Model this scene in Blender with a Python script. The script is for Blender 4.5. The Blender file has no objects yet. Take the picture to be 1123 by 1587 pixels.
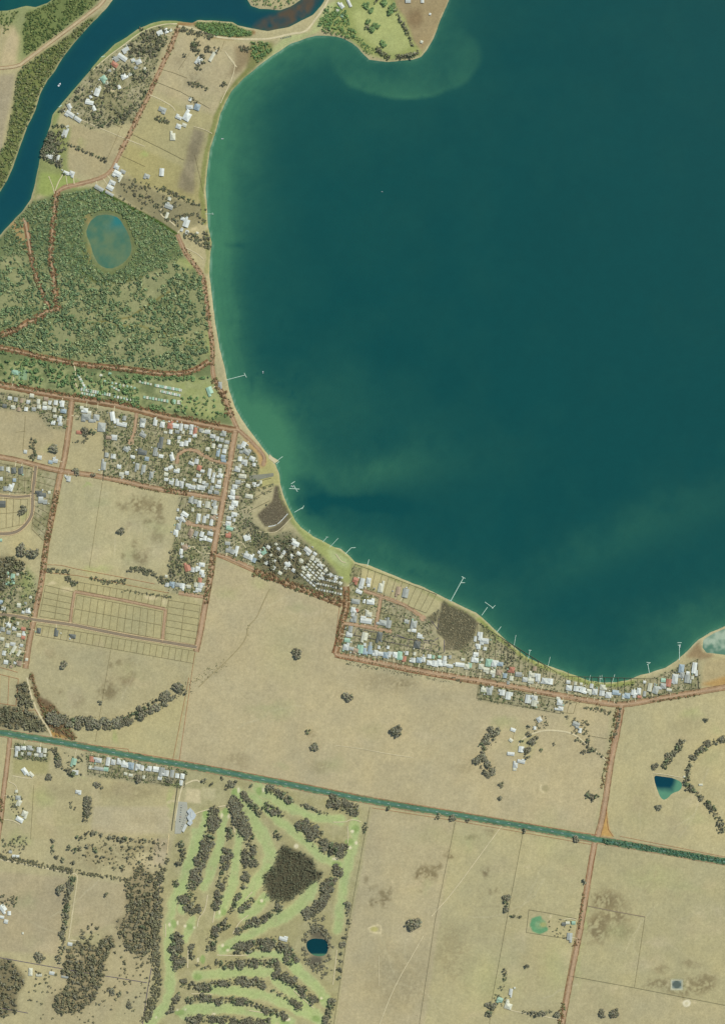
import bpy, math, random
import numpy as np
R = math.radians
S = bpy.context.scene
COL = S.collection
random.seed(7)
# ---------------------------------------------------------------- camera, sky, sun, exposure
# plan co-ordinates: one plan unit = 2 m, x to the east, y to the south, origin at the survey corner
U = 2.0
CX, CY = 561.5, 793.5
ALT = 9000.0
cam_d = bpy.data.cameras.new('camera')
cam = bpy.data.objects.new('camera', cam_d); COL.objects.link(cam)
cam.location = (0, 0, ALT)
cam.rotation_euler = (0, 0, 0)
cam_d.sensor_fit = 'VERTICAL'
cam_d.angle = 2*math.atan(CY*U/(ALT-1.6))
cam_d.clip_start = 10; cam_d.clip_end = 200000
S.camera = cam
S.render.resolution_x = 724; S.render.resolution_y = 1024
SUN_EL, SUN_AZ = 52.0, 48.0            # azimuth measured clockwise from north
world = bpy.data.worlds.new('World'); S.world = world; world.use_nodes = True
wn = world.node_tree; wn.nodes.clear()
sky = wn.nodes.new('ShaderNodeTexSky'); sky.sky_type = 'NISHITA'; sky.sun_disc = False
sky.sun_elevation = R(SUN_EL); sky.sun_rotation = R(SUN_AZ)
bg = wn.nodes.new('ShaderNodeBackground'); bg.inputs['Strength'].default_value = 0.10
wo = wn.nodes.new('ShaderNodeOutputWorld')
wn.links.new(sky.outputs[0], bg.inputs[0]); wn.links.new(bg.outputs[0], wo.inputs[0])
sun_d = bpy.data.lights.new('sun', 'SUN'); sun_d.energy = 3.4; sun_d.angle = R(0.5); sun_d.color = (1, .955, .88)
sun = bpy.data.objects.new('sun', sun_d); COL.objects.link(sun)
sun.rotation_euler = (R(90-SUN_EL), 0, R(180-SUN_AZ))
sun.location = (0, 0, 500)
S.view_settings.view_transform = 'Standard'; S.view_settings.look = 'None'
S.view_settings.gamma = 1; S.view_settings.exposure = 0; S.view_settings.use_curve_mapping = False
try: S.render.engine = 'CYCLES'
except Exception: pass

# ---------------------------------------------------------------- helpers
GZ = 1.6                                # height of the dry land above the lake
def W(px, py, z=0.0): return ((px-CX)*U, (CY-py)*U, z)
KR, KG, KB = 1.12, 1.10, 1.18           # daylight reaching a level surface, per channel
def lin(c):
    c = c/255.0
    return c/12.92 if c <= .04045 else ((c+.055)/1.055)**2.4
def A(r, g, b): return (lin(r)/KR, lin(g)/KG, lin(b)/KB)   # base colour whose sunlit look is r,g,b
def AA(t): return np.array(A(*t), dtype=np.float32)
def tag(o, label=None, cat=None, group=None, kind=None):
    if label: o['label'] = label
    if cat: o['category'] = cat
    if group: o['group'] = group
    if kind: o['kind'] = kind
    return o
def empty(name, loc, rz=0.0):
    o = bpy.data.objects.new(name, None); COL.objects.link(o)
    o.location = loc; o.rotation_euler = (0, 0, rz); o.empty_display_size = 2
    return o
def link(name, me, parent=None, loc=None, rz=0.0):
    o = bpy.data.objects.new(name, me); COL.objects.link(o)
    if loc is not None: o.location = loc; o.rotation_euler = (0, 0, rz)
    if parent is not None: o.parent = parent
    return o
def mesh(name, v, f, mat):
    me = bpy.data.meshes.new(name); me.from_pydata(v, [], f); me.materials.append(mat); me.update()
    return me
def mesh_np(name, V, F, mat, colors=None, attr='tint'):
    """V (n,3) float, F (m,k) int, colors per vertex (n,3)"""
    me = bpy.data.meshes.new(name)
    n, (m, k) = len(V), F.shape
    me.vertices.add(n); me.vertices.foreach_set('co', V.astype(np.float32).ravel())
    me.loops.add(m*k); me.loops.foreach_set('vertex_index', F.astype(np.int32).ravel())
    me.polygons.add(m); me.polygons.foreach_set('loop_start', np.arange(0, m*k, k, dtype=np.int32))
    try: me.polygons.foreach_set('loop_total', np.full(m, k, dtype=np.int32))
    except Exception: pass
    if colors is not None:
        a = me.attributes.new(attr, 'FLOAT_COLOR', 'POINT')
        c4 = np.ones((n, 4), dtype=np.float32); c4[:, :3] = colors
        a.data.foreach_set('color', c4.ravel())
    me.materials.append(mat); me.update(calc_edges=True); me.validate()
    return me

# ---------------------------------------------------------------- materials
def nodes(name):
    m = bpy.data.materials.new(name); m.use_nodes = True
    nt = m.node_tree; nt.nodes.clear()
    out = nt.nodes.new('ShaderNodeOutputMaterial'); p = nt.nodes.new('ShaderNodeBsdfPrincipled')
    nt.links.new(p.outputs[0], out.inputs[0])
    return m, nt, p
def noise(nt, scale, detail=4, rough=.6, coord='Object'):
    tc = nt.nodes.new('ShaderNodeTexCoord'); n = nt.nodes.new('ShaderNodeTexNoise')
    n.inputs['Scale'].default_value = scale; n.inputs['Detail'].default_value = detail
    n.inputs['Roughness'].default_value = rough
    nt.links.new(tc.outputs[coord], n.inputs['Vector'])
    return n.outputs['Fac']
def ramp(nt, fac, lo, hi, a=.3, b=.7):
    m = nt.nodes.new('ShaderNodeMapRange'); m.inputs['From Min'].default_value = a; m.inputs['From Max'].default_value = b
    m.inputs['To Min'].default_value = lo; m.inputs['To Max'].default_value = hi
    nt.links.new(fac, m.inputs['Value']); return m.outputs[0]
def mul(nt, col, fac):
    v = nt.nodes.new('ShaderNodeVectorMath'); v.operation = 'SCALE'
    nt.links.new(col, v.inputs[0]); nt.links.new(fac, v.inputs['Scale']); return v.outputs[0]
def flat(name, c, rough=.9, spec=.2, scales=((.05, .9, 1.1), (.4, .88, 1.12)), metal=0, rnd=0.0):
    m, nt, p = nodes(name)
    rgb = nt.nodes.new('ShaderNodeRGB'); rgb.outputs[0].default_value = (*c, 1); col = rgb.outputs[0]
    for s, lo, hi in scales: col = mul(nt, col, ramp(nt, noise(nt, s), lo, hi))
    if rnd:
        oi = nt.nodes.new('ShaderNodeObjectInfo'); col = mul(nt, col, ramp(nt, oi.outputs['Random'], 1-rnd, 1+rnd, 0, 1))
    nt.links.new(col, p.inputs['Base Color'])
    p.inputs['Roughness'].default_value = rough; p.inputs['Specular IOR Level'].default_value = spec
    p.inputs['Metallic'].default_value = metal
    return m
def tinted(name, rough=.95, spec=.1, scales=(), rnd=0.0):
    m, nt, p = nodes(name)
    at = nt.nodes.new('ShaderNodeAttribute'); at.attribute_name = 'tint'; col = at.outputs['Color']
    for s, lo, hi in scales: col = mul(nt, col, ramp(nt, noise(nt, s), lo, hi))
    if rnd:
        oi = nt.nodes.new('ShaderNodeObjectInfo'); col = mul(nt, col, ramp(nt, oi.outputs['Random'], 1-rnd, 1+rnd, 0, 1))
    nt.links.new(col, p.inputs['Base Color'])
    p.inputs['Roughness'].default_value = rough; p.inputs['Specular IOR Level'].default_value = spec
    return m
M = {}
M['ground'] = tinted('dry_ground', scales=((.006, .955, 1.045), (.035, .95, 1.05), (.11, .93, 1.07), (.22, .92, 1.08), (.6, .88, 1.12)))
M['water'] = tinted('lake_water', rough=.22, spec=.3, scales=((.004, .97, 1.03), (.03, .97, 1.03), (.2, .95, 1.05)))
M['leaf'] = tinted('foliage', rough=.8, spec=.12, scales=((.5, .75, 1.25),), rnd=.14)
M['bark'] = flat('bark', (.09, .07, .05))
M['verge'] = flat('rust_gravel', A(166, 138, 106), scales=((.02, .8, 1.18), (.09, .76, 1.24), (.3, .82, 1.18)))
M['rust'] = flat('rust_earth', A(134, 104, 74), scales=((.02, .75, 1.25), (.09, .66, 1.34), (.3, .8, 1.2)))
M['street'] = flat('street_gravel', A(182, 154, 124), scales=((.03, .88, 1.1), (.2, .84, 1.14)))
M['asphalt'] = flat('worn_asphalt', A(142, 128, 108), scales=((.03, .9, 1.1), (.3, .9, 1.1)))
M['green_verge'] = flat('watered_verge', A(96, 124, 92), scales=((.015, .8, 1.2), (.07, .7, 1.3), (.4, .8, 1.2)))
M['highway'] = flat('highway_asphalt', A(82, 122, 104), scales=((.02, .85, 1.12), (.2, .9, 1.1)))
M['line'] = flat('road_paint', (.62, .66, .6))
M['path'] = flat('beaten_earth', A(158, 146, 110), scales=((.05, .85, 1.15), (.4, .85, 1.15)))
M['pale'] = flat('pale_road', A(196, 178, 142), scales=((.05, .85, 1.12), (.4, .85, 1.12)))
M['cream'] = flat('pale_gravel', A(208, 196, 160), scales=((.05, .88, 1.12), (.4, .88, 1.12)))
M['edge_cream'] = flat('pale_kerb', A(226, 206, 160))
M['carpark'] = flat('carpark_asphalt', A(172, 172, 158), scales=((.05, .93, 1.07), (.5, .9, 1.1)))
M['slab'] = flat('grey_slab', A(138, 138, 122))
M['court'] = flat('court_surface', A(140, 165, 128))
M['fence'] = flat('weathered_fence', A(138, 128, 98))
M['dark_fence'] = flat('dark_paling', A(100, 98, 80))
M['red_fence'] = flat('rust_rail', A(176, 104, 70))
M['purple_fence'] = flat('slate_fence', A(92, 84, 110))
M['wall'] = flat('house_wall', (.45, .42, .36), rnd=.2)
M['glass'] = flat('window_glass', (.05, .07, .08), rough=.15, spec=.5)
M['deck'] = flat('bleached_deck', A(196, 222, 206), scales=((.5, .8, 1.2),))
M['pile'] = flat('pile_timber', (.12, .1, .08))
M['hull'] = flat('boat_white', (.7, .72, .7), rough=.4)
M['rubber'] = flat('tyre', (.03, .03, .03))
def roofm(n, c, r=.08): M['roof_'+n] = flat('roof_'+n, c, rough=.5, spec=.3, scales=((.12, .86, 1.12), (.9, .9, 1.1)), rnd=r)
roofm('W', A(208, 212, 205), .16); roofm('P', A(205, 205, 184)); roofm('G', A(166, 170, 162), .12); roofm('D', A(108, 112, 106), .12)
roofm('B', A(158, 174, 180)); roofm('R', A(184, 128, 104)); roofm('T', A(168, 148, 124)); roofm('N', A(158, 192, 168))
ROOFWORD = dict(W='white', P='cream', G='light grey', D='dark grey', B='pale blue', R='terracotta', T='tan', N='pale green')

# ---------------------------------------------------------------- numpy canvas of the ground
X0, Y0, X1, Y1 = -60, -60, 1184, 1648
CW, CH = X1-X0, Y1-Y0
rng = np.random.default_rng(11)
def vnoise(h, w, cell, seed):
    r = np.random.default_rng(seed)
    gh, gw = int(h/cell)+3, int(w/cell)+3
    g = r.random((gh, gw)).astype(np.float32)
    ys = np.arange(h, dtype=np.float32)/cell; xs = np.arange(w, dtype=np.float32)/cell
    yi = ys.astype(int); xi = xs.astype(int)
    fy = ys-yi; fx = xs-xi; fy = fy*fy*(3-2*fy); fx = fx*fx*(3-2*fx)
    a = g[yi][:, xi]; b = g[yi][:, xi+1]; c = g[yi+1][:, xi]; d = g[yi+1][:, xi+1]
    fx = fx[None, :]; fy = fy[:, None]
    return (a*(1-fx)+b*fx)*(1-fy)+(c*(1-fx)+d*fx)*fy
def fbm(cell, seed, o=4):
    t = 0; amp = 1; s = 0
    for i in range(o):
        t = t+amp*vnoise(CH, CW, max(1.0, cell/2**i), seed+i*17); s += amp; amp *= .55
    return t/s-.5
N1 = fbm(90, 1); N2 = fbm(30, 2); N3 = fbm(9, 3, 3); N4 = fbm(3, 4, 2)
WXf = (fbm(14, 21, 3)*7).astype(np.float32); WYf = (fbm(14, 31, 3)*7).astype(np.float32)
YY, XX = np.mgrid[Y0:Y1, X0:X1].astype(np.float32)
YY += .5; XX += .5
def box(a, r, ax):
    if r < 1: return a
    c = np.cumsum(np.concatenate([np.repeat(np.take(a, [0], ax), r+1, ax), a, np.repeat(np.take(a, [-1], ax), r, ax)], ax), ax, dtype=np.float64)
    n = a.shape[ax]; hi = np.take(c, np.arange(2*r+1, 2*r+1+n), ax); lo = np.take(c, np.arange(0, n), ax)
    return ((hi-lo)/(2*r+1)).astype(np.float32)
def blur(a, r):
    r = int(r)
    return box(box(box(box(a, r, 0), r, 1), r, 0), r, 1) if r > 0 else a
def poly_mask(pts, soft=1, wig=1.0, pad=12):
    xs = [p[0] for p in pts]; ys = [p[1] for p in pts]
    a0 = max(0, int(min(xs)-X0-pad)); a1 = min(CW, int(max(xs)-X0+pad)); b0 = max(0, int(min(ys)-Y0-pad)); b1 = min(CH, int(max(ys)-Y0+pad))
    if a1 <= a0 or b1 <= b0: return None
    sl = (slice(b0, b1), slice(a0, a1))
    x = XX[sl]+WXf[sl]*wig; y = YY[sl]+WYf[sl]*wig
    ins = np.zeros(x.shape, bool); n = len(pts)
    for i in range(n):
        x1, y1 = pts[i]; x2, y2 = pts[(i+1) % n]
        if y1 == y2: continue
        ins ^= ((y1 > y) != (y2 > y)) & (x < (x2-x1)*(y-y1)/(y2-y1)+x1)
    return sl, blur(ins.astype(np.float32), soft)
def seg_dist(x, y, pts, closed=False):
    d = None; n = len(pts)
    for i in range(n if closed else n-1):
        ax, ay = pts[i]; bx, by = pts[(i+1) % n]; vx, vy = bx-ax, by-ay
        L = vx*vx+vy*vy+1e-9
        t = np.clip(((x-ax)*vx+(y-ay)*vy)/L, 0, 1)
        q = (x-ax-t*vx)**2+(y-ay-t*vy)**2
        d = q if d is None else np.minimum(d, q)
    return np.sqrt(d)
def line_mask(pts, w, soft=.8, wig=.5, pad=8):
    xs = [p[0] for p in pts]; ys = [p[1] for p in pts]; pad = pad+w
    a0 = max(0, int(min(xs)-X0-pad)); a1 = min(CW, int(max(xs)-X0+pad)); b0 = max(0, int(min(ys)-Y0-pad)); b1 = min(CH, int(max(ys)-Y0+pad))
    if a1 <= a0 or b1 <= b0: return None
    sl = (slice(b0, b1), slice(a0, a1))
    d = seg_dist(XX[sl]+WXf[sl]*wig, YY[sl]+WYf[sl]*wig, pts)
    return sl, np.clip((w/2-d)/soft+.5, 0, 1)
G = np.empty((CH, CW, 3), np.float32)
base = AA((180, 170, 131)); G[:] = base
def paint(m, col, a=1.0, tex=None):
    if m is None: return
    sl, k = m
    k = k*a
    if tex is not None: k = k*np.clip(.5+tex[sl]*2.2+.25, 0, 1)
    c = AA(col)
    G[sl] = G[sl]*(1-k[..., None])+c*k[..., None]
def fill(pts, col, soft=1, a=1.0, wig=.6, tex=None): paint(poly_mask(pts, soft, wig), col, a, tex)
def stroke(pts, w, col, soft=1.0, a=1.0, wig=.4, tex=None): paint(line_mask(pts, w, soft, wig), col, a, tex)
def spot(x, y, rx, ry, col, a=1.0, soft=.5, wig=1.0, tex=None):
    pad = max(rx, ry)*1.6+8
    a0 = max(0, int(x-X0-pad)); a1 = min(CW, int(x-X0+pad)); b0 = max(0, int(y-Y0-pad)); b1 = min(CH, int(y-Y0+pad))
    if a1 <= a0 or b1 <= b0: return
    sl = (slice(b0, b1), slice(a0, a1))
    q = np.sqrt(((XX[sl]+WXf[sl]*wig-x)/rx)**2+((YY[sl]+WYf[sl]*wig-y)/ry)**2)
    paint((sl, np.clip((1-q)/soft, 0, 1)), col, a, tex)
SPK = None

# ---------------------------------------------------------------- water bodies
SH = [(695,0),(690,12),(683,28),(677,45),(670,62),(661,78),(652,88),(640,92),(620,94),(600,96),(583,94),(572,92),(563,84),(553,73),
 (545,66),(530,59),(515,56),(500,55),(490,55),(475,59),(462,64),(450,68),(436,77),(422,86),(400,103),(378,121),(359,141),(349,160),
 (342,176),(336,198),(326,229),(321,264),(319,293),(321,325),(322.5,351),(328,376),(325,400),(325,427),(328,453),(331,480),(335,507),
 (340,539),(346,560),(351,583),(355.5,606),(364,631),(373,647),(384,664),(394.5,677),(410.5,699),(426,717),(433,734),(434,748),(439,766),
 (447,787),(457,805),(466,817),(485,831),(501,839),(517,848),(528,850),(537,858),(550,871),(568,875),(589,883),(610,892),(632,901),
 (653,909),(671,917),(686,925),(699,931),(720,942),(738,950),(754,964),(770,979),(785,993),(799,1004.5),(813,1017),(831,1026),(849,1032),
 (870,1039),(891,1047),(912,1055),(934,1057.5),(955,1057.5),(973,1054),(991,1046.5),(1008,1042),(1030,1035),(1047,1024),(1065,1008),
 (1083,990),(1101,979.5),(1123,970.5),(1184,944),(1400,860)]
LAKE = [(700,-200)]+SH+[(1400,-200)]
RIVER = [(225,-200),(175,0),(162.5,15.6),(145,33),(129,51),(109,73.5),(93.5,96),(84.6,111),(73.5,125),(62,147),(55.7,169),(42,198),(29,233),
 (20,260),(11,280),(0,298),(-60,360),(-200,480),(-200,560),(-60,405),(0,365),(18,345),(35.6,327),(48,309),(53.4,289),(59,262),(65.7,229),
 (74.6,204),(78,195),(82,178),(96,160),(111,142.5),(131,120),(142.5,104.6),(156,89),(178,69),(196,58),(214,44.5),(234,36),(250,32),
 (273.5,32),(298,35.6),(307,31),(333.6,32),(360,34.5),(369,40),(389,43.4),(414,48),(434,44.5),(450,40.5),(466,32),(485,23),(498,8),
 (503,0),(530,-200),(480,-200),(466,0),(450,10),(434,15.6),(402.6,13.4),(389,9),(383.7,0),(370,-200)]
LAGOON = [(-200,18),(0,16.7),(11,16.7),(40,9),(55.7,11),(73.5,4.5),(84,-2),(130,-60),(130,-200),(-200,-200)]
SWAMP = [(148,336),(156,333),(170,333),(185,338),(196,356),(202,370),(205,385),(200,400),(187,411),(170,417),(155,412),(145,396),(140,377),(133,362),(138,345)]
GOLFDAM = [(475,1459),(484,1454.5),(505,1456),(509.6,1468),(505,1481),(491,1483),(480,1478),(474,1468)]
FARMDAM = [(1012,1201),(1028,1204),(1043,1206),(1054,1211),(1057,1218),(1053,1225),(1040,1229),(1034,1237),(1027,1240),(1022,1235),(1020,1229),(1015,1216)]
SMALLDAM = [(1041,1520),(1055,1520),(1055,1532),(1041,1532)]
WETLAND = [(1089,991),(1106,981),(1124,974),(1184,950),(1184,1016),(1123,1015),(1107,1013),(1094,1011),(1088,1003)]
def sub(pts, k=2):       # round the traced corners
    for _ in range(k):
        q = []
        for i in range(len(pts)):
            a, b = pts[i], pts[(i+1) % len(pts)]
            q += [(a[0]*.75+b[0]*.25, a[1]*.75+b[1]*.25), (a[0]*.25+b[0]*.75, a[1]*.25+b[1]*.75)]
        pts = q
    return pts
def inside(x, y, pts):
    ins = np.zeros(x.shape, bool); n = len(pts)
    for i in range(n):
        x1, y1 = pts[i]; x2, y2 = pts[(i+1) % n]
        if y1 == y2: continue
        ins ^= ((y1 > y) != (y2 > y)) & (x < (x2-x1)*(y-y1)/(y2-y1)+x1)
    return ins
def pip(x, y, pts):
    r = False; n = len(pts)
    for i in range(n):
        x1, y1 = pts[i]; x2, y2 = pts[(i+1) % n]
        if (y1 > y) != (y2 > y) and x < (x2-x1)*(y-y1)/(y2-y1)+x1: r = not r
    return r
BODIES = dict(lake=LAKE, river=RIVER, lagoon=LAGOON, swamp=sub(SWAMP, 1), golf_dam=sub(GOLFDAM, 1), farm_dam=sub(FARMDAM, 1), small_dam=SMALLDAM, wetland=WETLAND)
SDB = {}
sdf = np.full((CH, CW), -200, np.float32)
jx = XX+WXf*.22; jy = YY+WYf*.22
for nm, pts in BODIES.items():
    xs = [p[0] for p in pts]; ys = [p[1] for p in pts]
    pad = 14
    a0 = max(0, int(min(xs)-X0-pad)); a1 = min(CW, int(max(xs)-X0+pad)); b0 = max(0, int(min(ys)-Y0-pad)); b1 = min(CH, int(max(ys)-Y0+pad))
    big = nm in ('lake',)
    st = 3 if big else 1
    if nm == 'river': st = 2
    x = jx[b0:b1, a0:a1]; y = jy[b0:b1, a0:a1]
    if st > 1:      # coarse distance far away, exact test near the bank
        xc, yc = XX[b0:b1:st, a0:a1:st], YY[b0:b1:st, a0:a1:st]
        d = seg_dist(xc, yc, pts, True)
        d = np.repeat(np.repeat(d, st, 0), st, 1)[:b1-b0, :a1-a0]
        near = d < 14
        d = blur(d, 2)
        xf, yf = x[near], y[near]
        # segments in blocks to keep it quick
        d[near] = seg_dist(xf, yf, pts, True)
    else: d = seg_dist(x, y, pts, True)
    s = np.where(inside(x, y, pts), d, -d)
    full = np.full((CH, CW), -200, np.float32); full[b0:b1, a0:a1] = s
    SDB[nm] = full
    sdf = np.maximum(sdf, full)

# ---------------------------------------------------------------- roads (plan polylines)
ROADS = dict(
 riverbend=([(277,42),(262,80),(245,115),(230,150),(222,165),(205,200),(190,230),(180,250),(172,266),(158,276),(125,285),(100,290),(90,297)],5,'verge'),
 riverbend_south=([(90,296),(87,307),(83.5,334),(82,360),(78,398),(84,427),(85.5,457),(90,478)],7,'rust'),
 reserve_west=([(40,342),(47,389),(55,427),(66,452),(76,476)],6,'rust'),
 reserve_link=([(92,478),(71,483),(53,496),(27,510),(-60,545)],9,'rust'),
 reserve_south=([(-60,530),(0,538),(36,546),(71,555),(125,565),(169,569),(207,573),(242,579),(278,580),(305,573),(324,560)],6,'rust'),
 shore_road=([(275,363),(284,384),(292,400),(305,414),(315,430),(319,453),(322.5,489),(326,516),(330,539),(329,562),(331,587),(340,599),(347,613),(358,642),(368,664)],5,'verge'),
 main_road=([(-60,585),(0,596),(36,603),(71,610),(107,616),(142,621),(178,627),(216,635.5),(251,645),(287,652),(322,659),(358,666),(368,666)],8,'rust'),
 west_street=([(112,619),(107,667),(101.5,705),(97,725),(92.6,741),(87,771),(78,816),(71,851),(67.7,884),(62,917),(56,943),(52,965),(46.5,991),(43,1012),(40,1036)],7,'verge'),
 middle_road=([(-60,700),(0,708),(28.5,713),(53,720),(92.6,730),(128,734),(153,738),(200,747),(215,751.5),(251,759),(287,764),(322,769),(341,773)],6,'verge'),
 centre_street=([(365,668),(360,693),(356,722),(351,745),(345.6,776),(340,807),(335,833),(331,855),(328,884),(322.5,915),(319,932),(312,974),(304,1010)],7.5,'street'),
 crescent=([(274,719),(276,707),(281,700),(289,697),(304,698),(314,705),(331,714),(354,718)],5,'street'),
 short_close=([(212,640),(209,667),(203,683)],5,'street'),
 court=([(292,811),(305,814.5),(336,820)],5.5,'street'),
 back_lane=([(277,919),(315,925)],5,'street'),
 cardinal=([(-60,945),(0,952),(27,955),(55,961),(107,967),(142.5,974.5),(200,986),(251,994),(305,1003)],5.5,'asphalt'),
 new_street=([(116,917),(180,928),(200,932),(256,944)],4,'street'),
 new_street_west=([(116,917),(112,940),(109,966)],4,'street'),
 new_street_east=([(257,944),(254,970),(252,994)],4,'street'),
 west_loop=([(-60,760),(0,768),(27,770.5),(50,768)],4.5,'asphalt'),
 west_loop_south=([(56,722),(52,753),(50.5,768),(51,789),(48,803),(36,818),(23,826),(0,828),(-60,820)],5.5,'asphalt'),
 shore_diagonal=([(331,858),(352,864),(377,875),(395,883),(421,895),(457,909),(492.5,922),(530,937)],5,'verge'),
 estate_west=([(536,909),(537,940),(530,965),(524,995),(519,1013)],8,'rust'),
 lake_road=([(519,1014),(536,1018),(571,1024.5),(607,1031.5),(642.5,1038.5),(678,1045),(713,1050.5),(749,1056),(785,1062.5),(820,1068.5),(855,1075.5),(891,1082.5),(927,1088.5),(953,1092),(971,1091.5),(998,1087),(1030,1081),(1065,1075),(1101,1069),(1123,1065),(1184,1054)],7,'verge'),
 boat_road=([(367,664),(385,680),(402,697),(411,709),(407,722)],4.5,'verge'),
 estate_north=([(563,915),(589,924),(617,933),(635,943),(655,957)],5,'street'),
 estate_leg=([(590,925),(586,949),(582,972)],5,'street'),
 estate_south=([(531,966),(562,970),(607,979)],5,'street'),
 water_view=([(962,1093),(957,1130),(946,1178),(940,1225),(933,1268),(925,1297)],7.5,'street'),
 grand_view=([(921,1306),(914,1345),(908,1385),(902,1420),(897,1450),(889.6,1486),(882.5,1521),(874.5,1566),(870,1590),(862,1648)],7,'street'),
 south_west_road=([(16,1144),(11,1191),(6,1227),(2,1273),(-10,1340)],5.5,'street'),
 river_track=([(-60,106),(24.5,106),(44.5,91),(89,58),(134,24.5),(166,0),(185,-60)],4.5,'pale'),
 spit_road=([(277,40),(296,43),(333,57),(360,60),(389,61),(422,60),(450,52),(474,50),(488,31),(511,0),(520,-60)],3,'cream'),
 bank_walk=([(275,37),(255,37),(230,44),(212,54),(196,67),(178,80),(160,94),(145,108)],1.6,'cream'),
 pippins=([(42,1050),(51,1087),(64,1113),(76,1130),(80,1141)],2.6,'cream'),
 hedge_road=([(-60,1322),(0,1332),(44,1340),(89,1349),(115,1354)],2.2,'cream'),
 farm_track=([(115,1353),(121,1357),(118,1380),(112,1420),(107,1456)],1.6,'cream'),
)
HIGHWAY = [(-60,1125),(0,1135),(53,1143.5),(107,1152.5),(160,1163),(214,1173.7),(267,1182.5),(333,1193.5),(400,1206.7),(450,1215.8),(540,1234.5),(620,1248.7),(700,1261.5),(780,1275),(840,1285.5),(930,1302),(977,1310),(1047,1322),(1123,1335.5),(1184,1346)]
EXTRA_LINES = [  # pale or thin tracks: points, width, colour
 ([(120,183),(170,205),(225,227)],1.2,'cream'),
 ([(232,147),(245,152),(256,158),(268,165),(272,172)],1.6,'cream'),
 ([(98,270),(90,284),(86,296)],1.5,'cream'), ([(76,273),(82,288),(85,300)],1.2,'cream'),
 ([(342,160),(368,103),(355,87)],1.2,'cream') ,
 ([(349,80),(358,93),(367,104)],1.8,'cream'),
 ([(260,315),(248,325),(250,334),(263,342),(272,350)],2,'cream'),
 ([(288,384),(306,393),(316,402)],1.2,'cream'),
 ([(292,851),(300,845),(303,851),(310,857),(328,858)],1.6,'cream'),
 ([(350,858),(372,836),(382,850)],1.2,'cream'),
 ([(416,816),(428,814),(437,806),(446,796)],1.1,'line'),
 ([(393,822),(415,826),(428,825),(440,815),(452,802)],1,'cream'),
 ([(308,1065),(325,1048),(343,1033),(375,1000),(383,985),(384,970),(398,958),(405,940),(412,925),(418,913)],1.3,'path'),
 ([(818,1140),(832,1134),(850,1131),(880,1134),(895,1142)],2.6,'cream'), ([(818,1140),(806,1147),(802,1156)],2,'cream'),
 ([(895,1142),(912,1157),(928,1168),(938,1178)],2,'cream'),
 ([(272,1272),(280,1222),(288,1214),(304,1208),(310,1212)],2.4,'cream'),
 ([(300,1262),(316,1256),(340,1250),(352,1248),(358,1256),(360,1272),(364,1290)],1.6,'cream'),
 ([(516,1274),(536,1274),(540,1271),(550,1270),(560,1274)],1.3,'cream'), ([(538,1280),(540,1295),(538,1310)],1.2,'cream'),
 ([(322,1387),(318,1412),(308,1422),(306,1436)],1.4,'cream'), ([(391,1382),(380,1394)],1.4,'cream'), ([(385,1418),(370,1430),(361,1447)],1.4,'cream'),
 ([(292,1466),(291,1500)],1.8,'cream'), ([(336,1480),(360,1481),(386,1480)],1.5,'cream'), ([(297,1540),(315,1539),(330,1541)],1.3,'cream'),
 ([(257,1432),(257,1452)],1.5,'cream'), ([(333,1412),(330,1430)],1.6,'cream'), ([(386,1566),(402,1568),(416,1572)],1.3,'cream'),
 ([(522,1472),(519,1500),(516,1526)],1.4,'cream'), ([(455,1535),(466,1545),(486,1562)],1.4,'cream'),
 ([(20,1202),(40,1206),(52,1206)],1.5,'cream'), ([(6,1270),(20,1271),(32,1278)],1.5,'cream'), ([(14,1211),(25,1216),(28,1226)],1.4,'cream'),
 ([(777,1280),(740,1330),(700,1385),(668,1420)],1.2,'cream'), ([(656,1450),(640,1478),(610,1530),(588,1587)],1.2,'cream'),
 ([(587,1480),(587,1528)],.8,'cream'), ([(780,1562),(800,1568),(830,1573),(868,1580)],1.4,'cream'),
 ([(872,1425),(884,1423),(893,1426)],1.6,'cream'), ([(108,1457),(124,1458)],2,'cream'),
 ([(37,338),(40,346),(46,372)],3,'street'), ([(520,1155),(560,1160),(600,1168),(640,1174)],1.0,'cream'),
 ([(1011,1198),(1030,1200),(1060,1206),(1062,1204)],1.2,'cream'), ([(910,1404),(950,1412),(999,1421)],1.2,'asphalt'),
 ([(300,196),(316,200),(329,207)],1.0,'cream'), ([(520,858),(528,870),(536,872)],1.2,'cream'),
 ([(112,560),(118,572),(116,590),(120,600)],2,'cream'),
]
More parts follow.
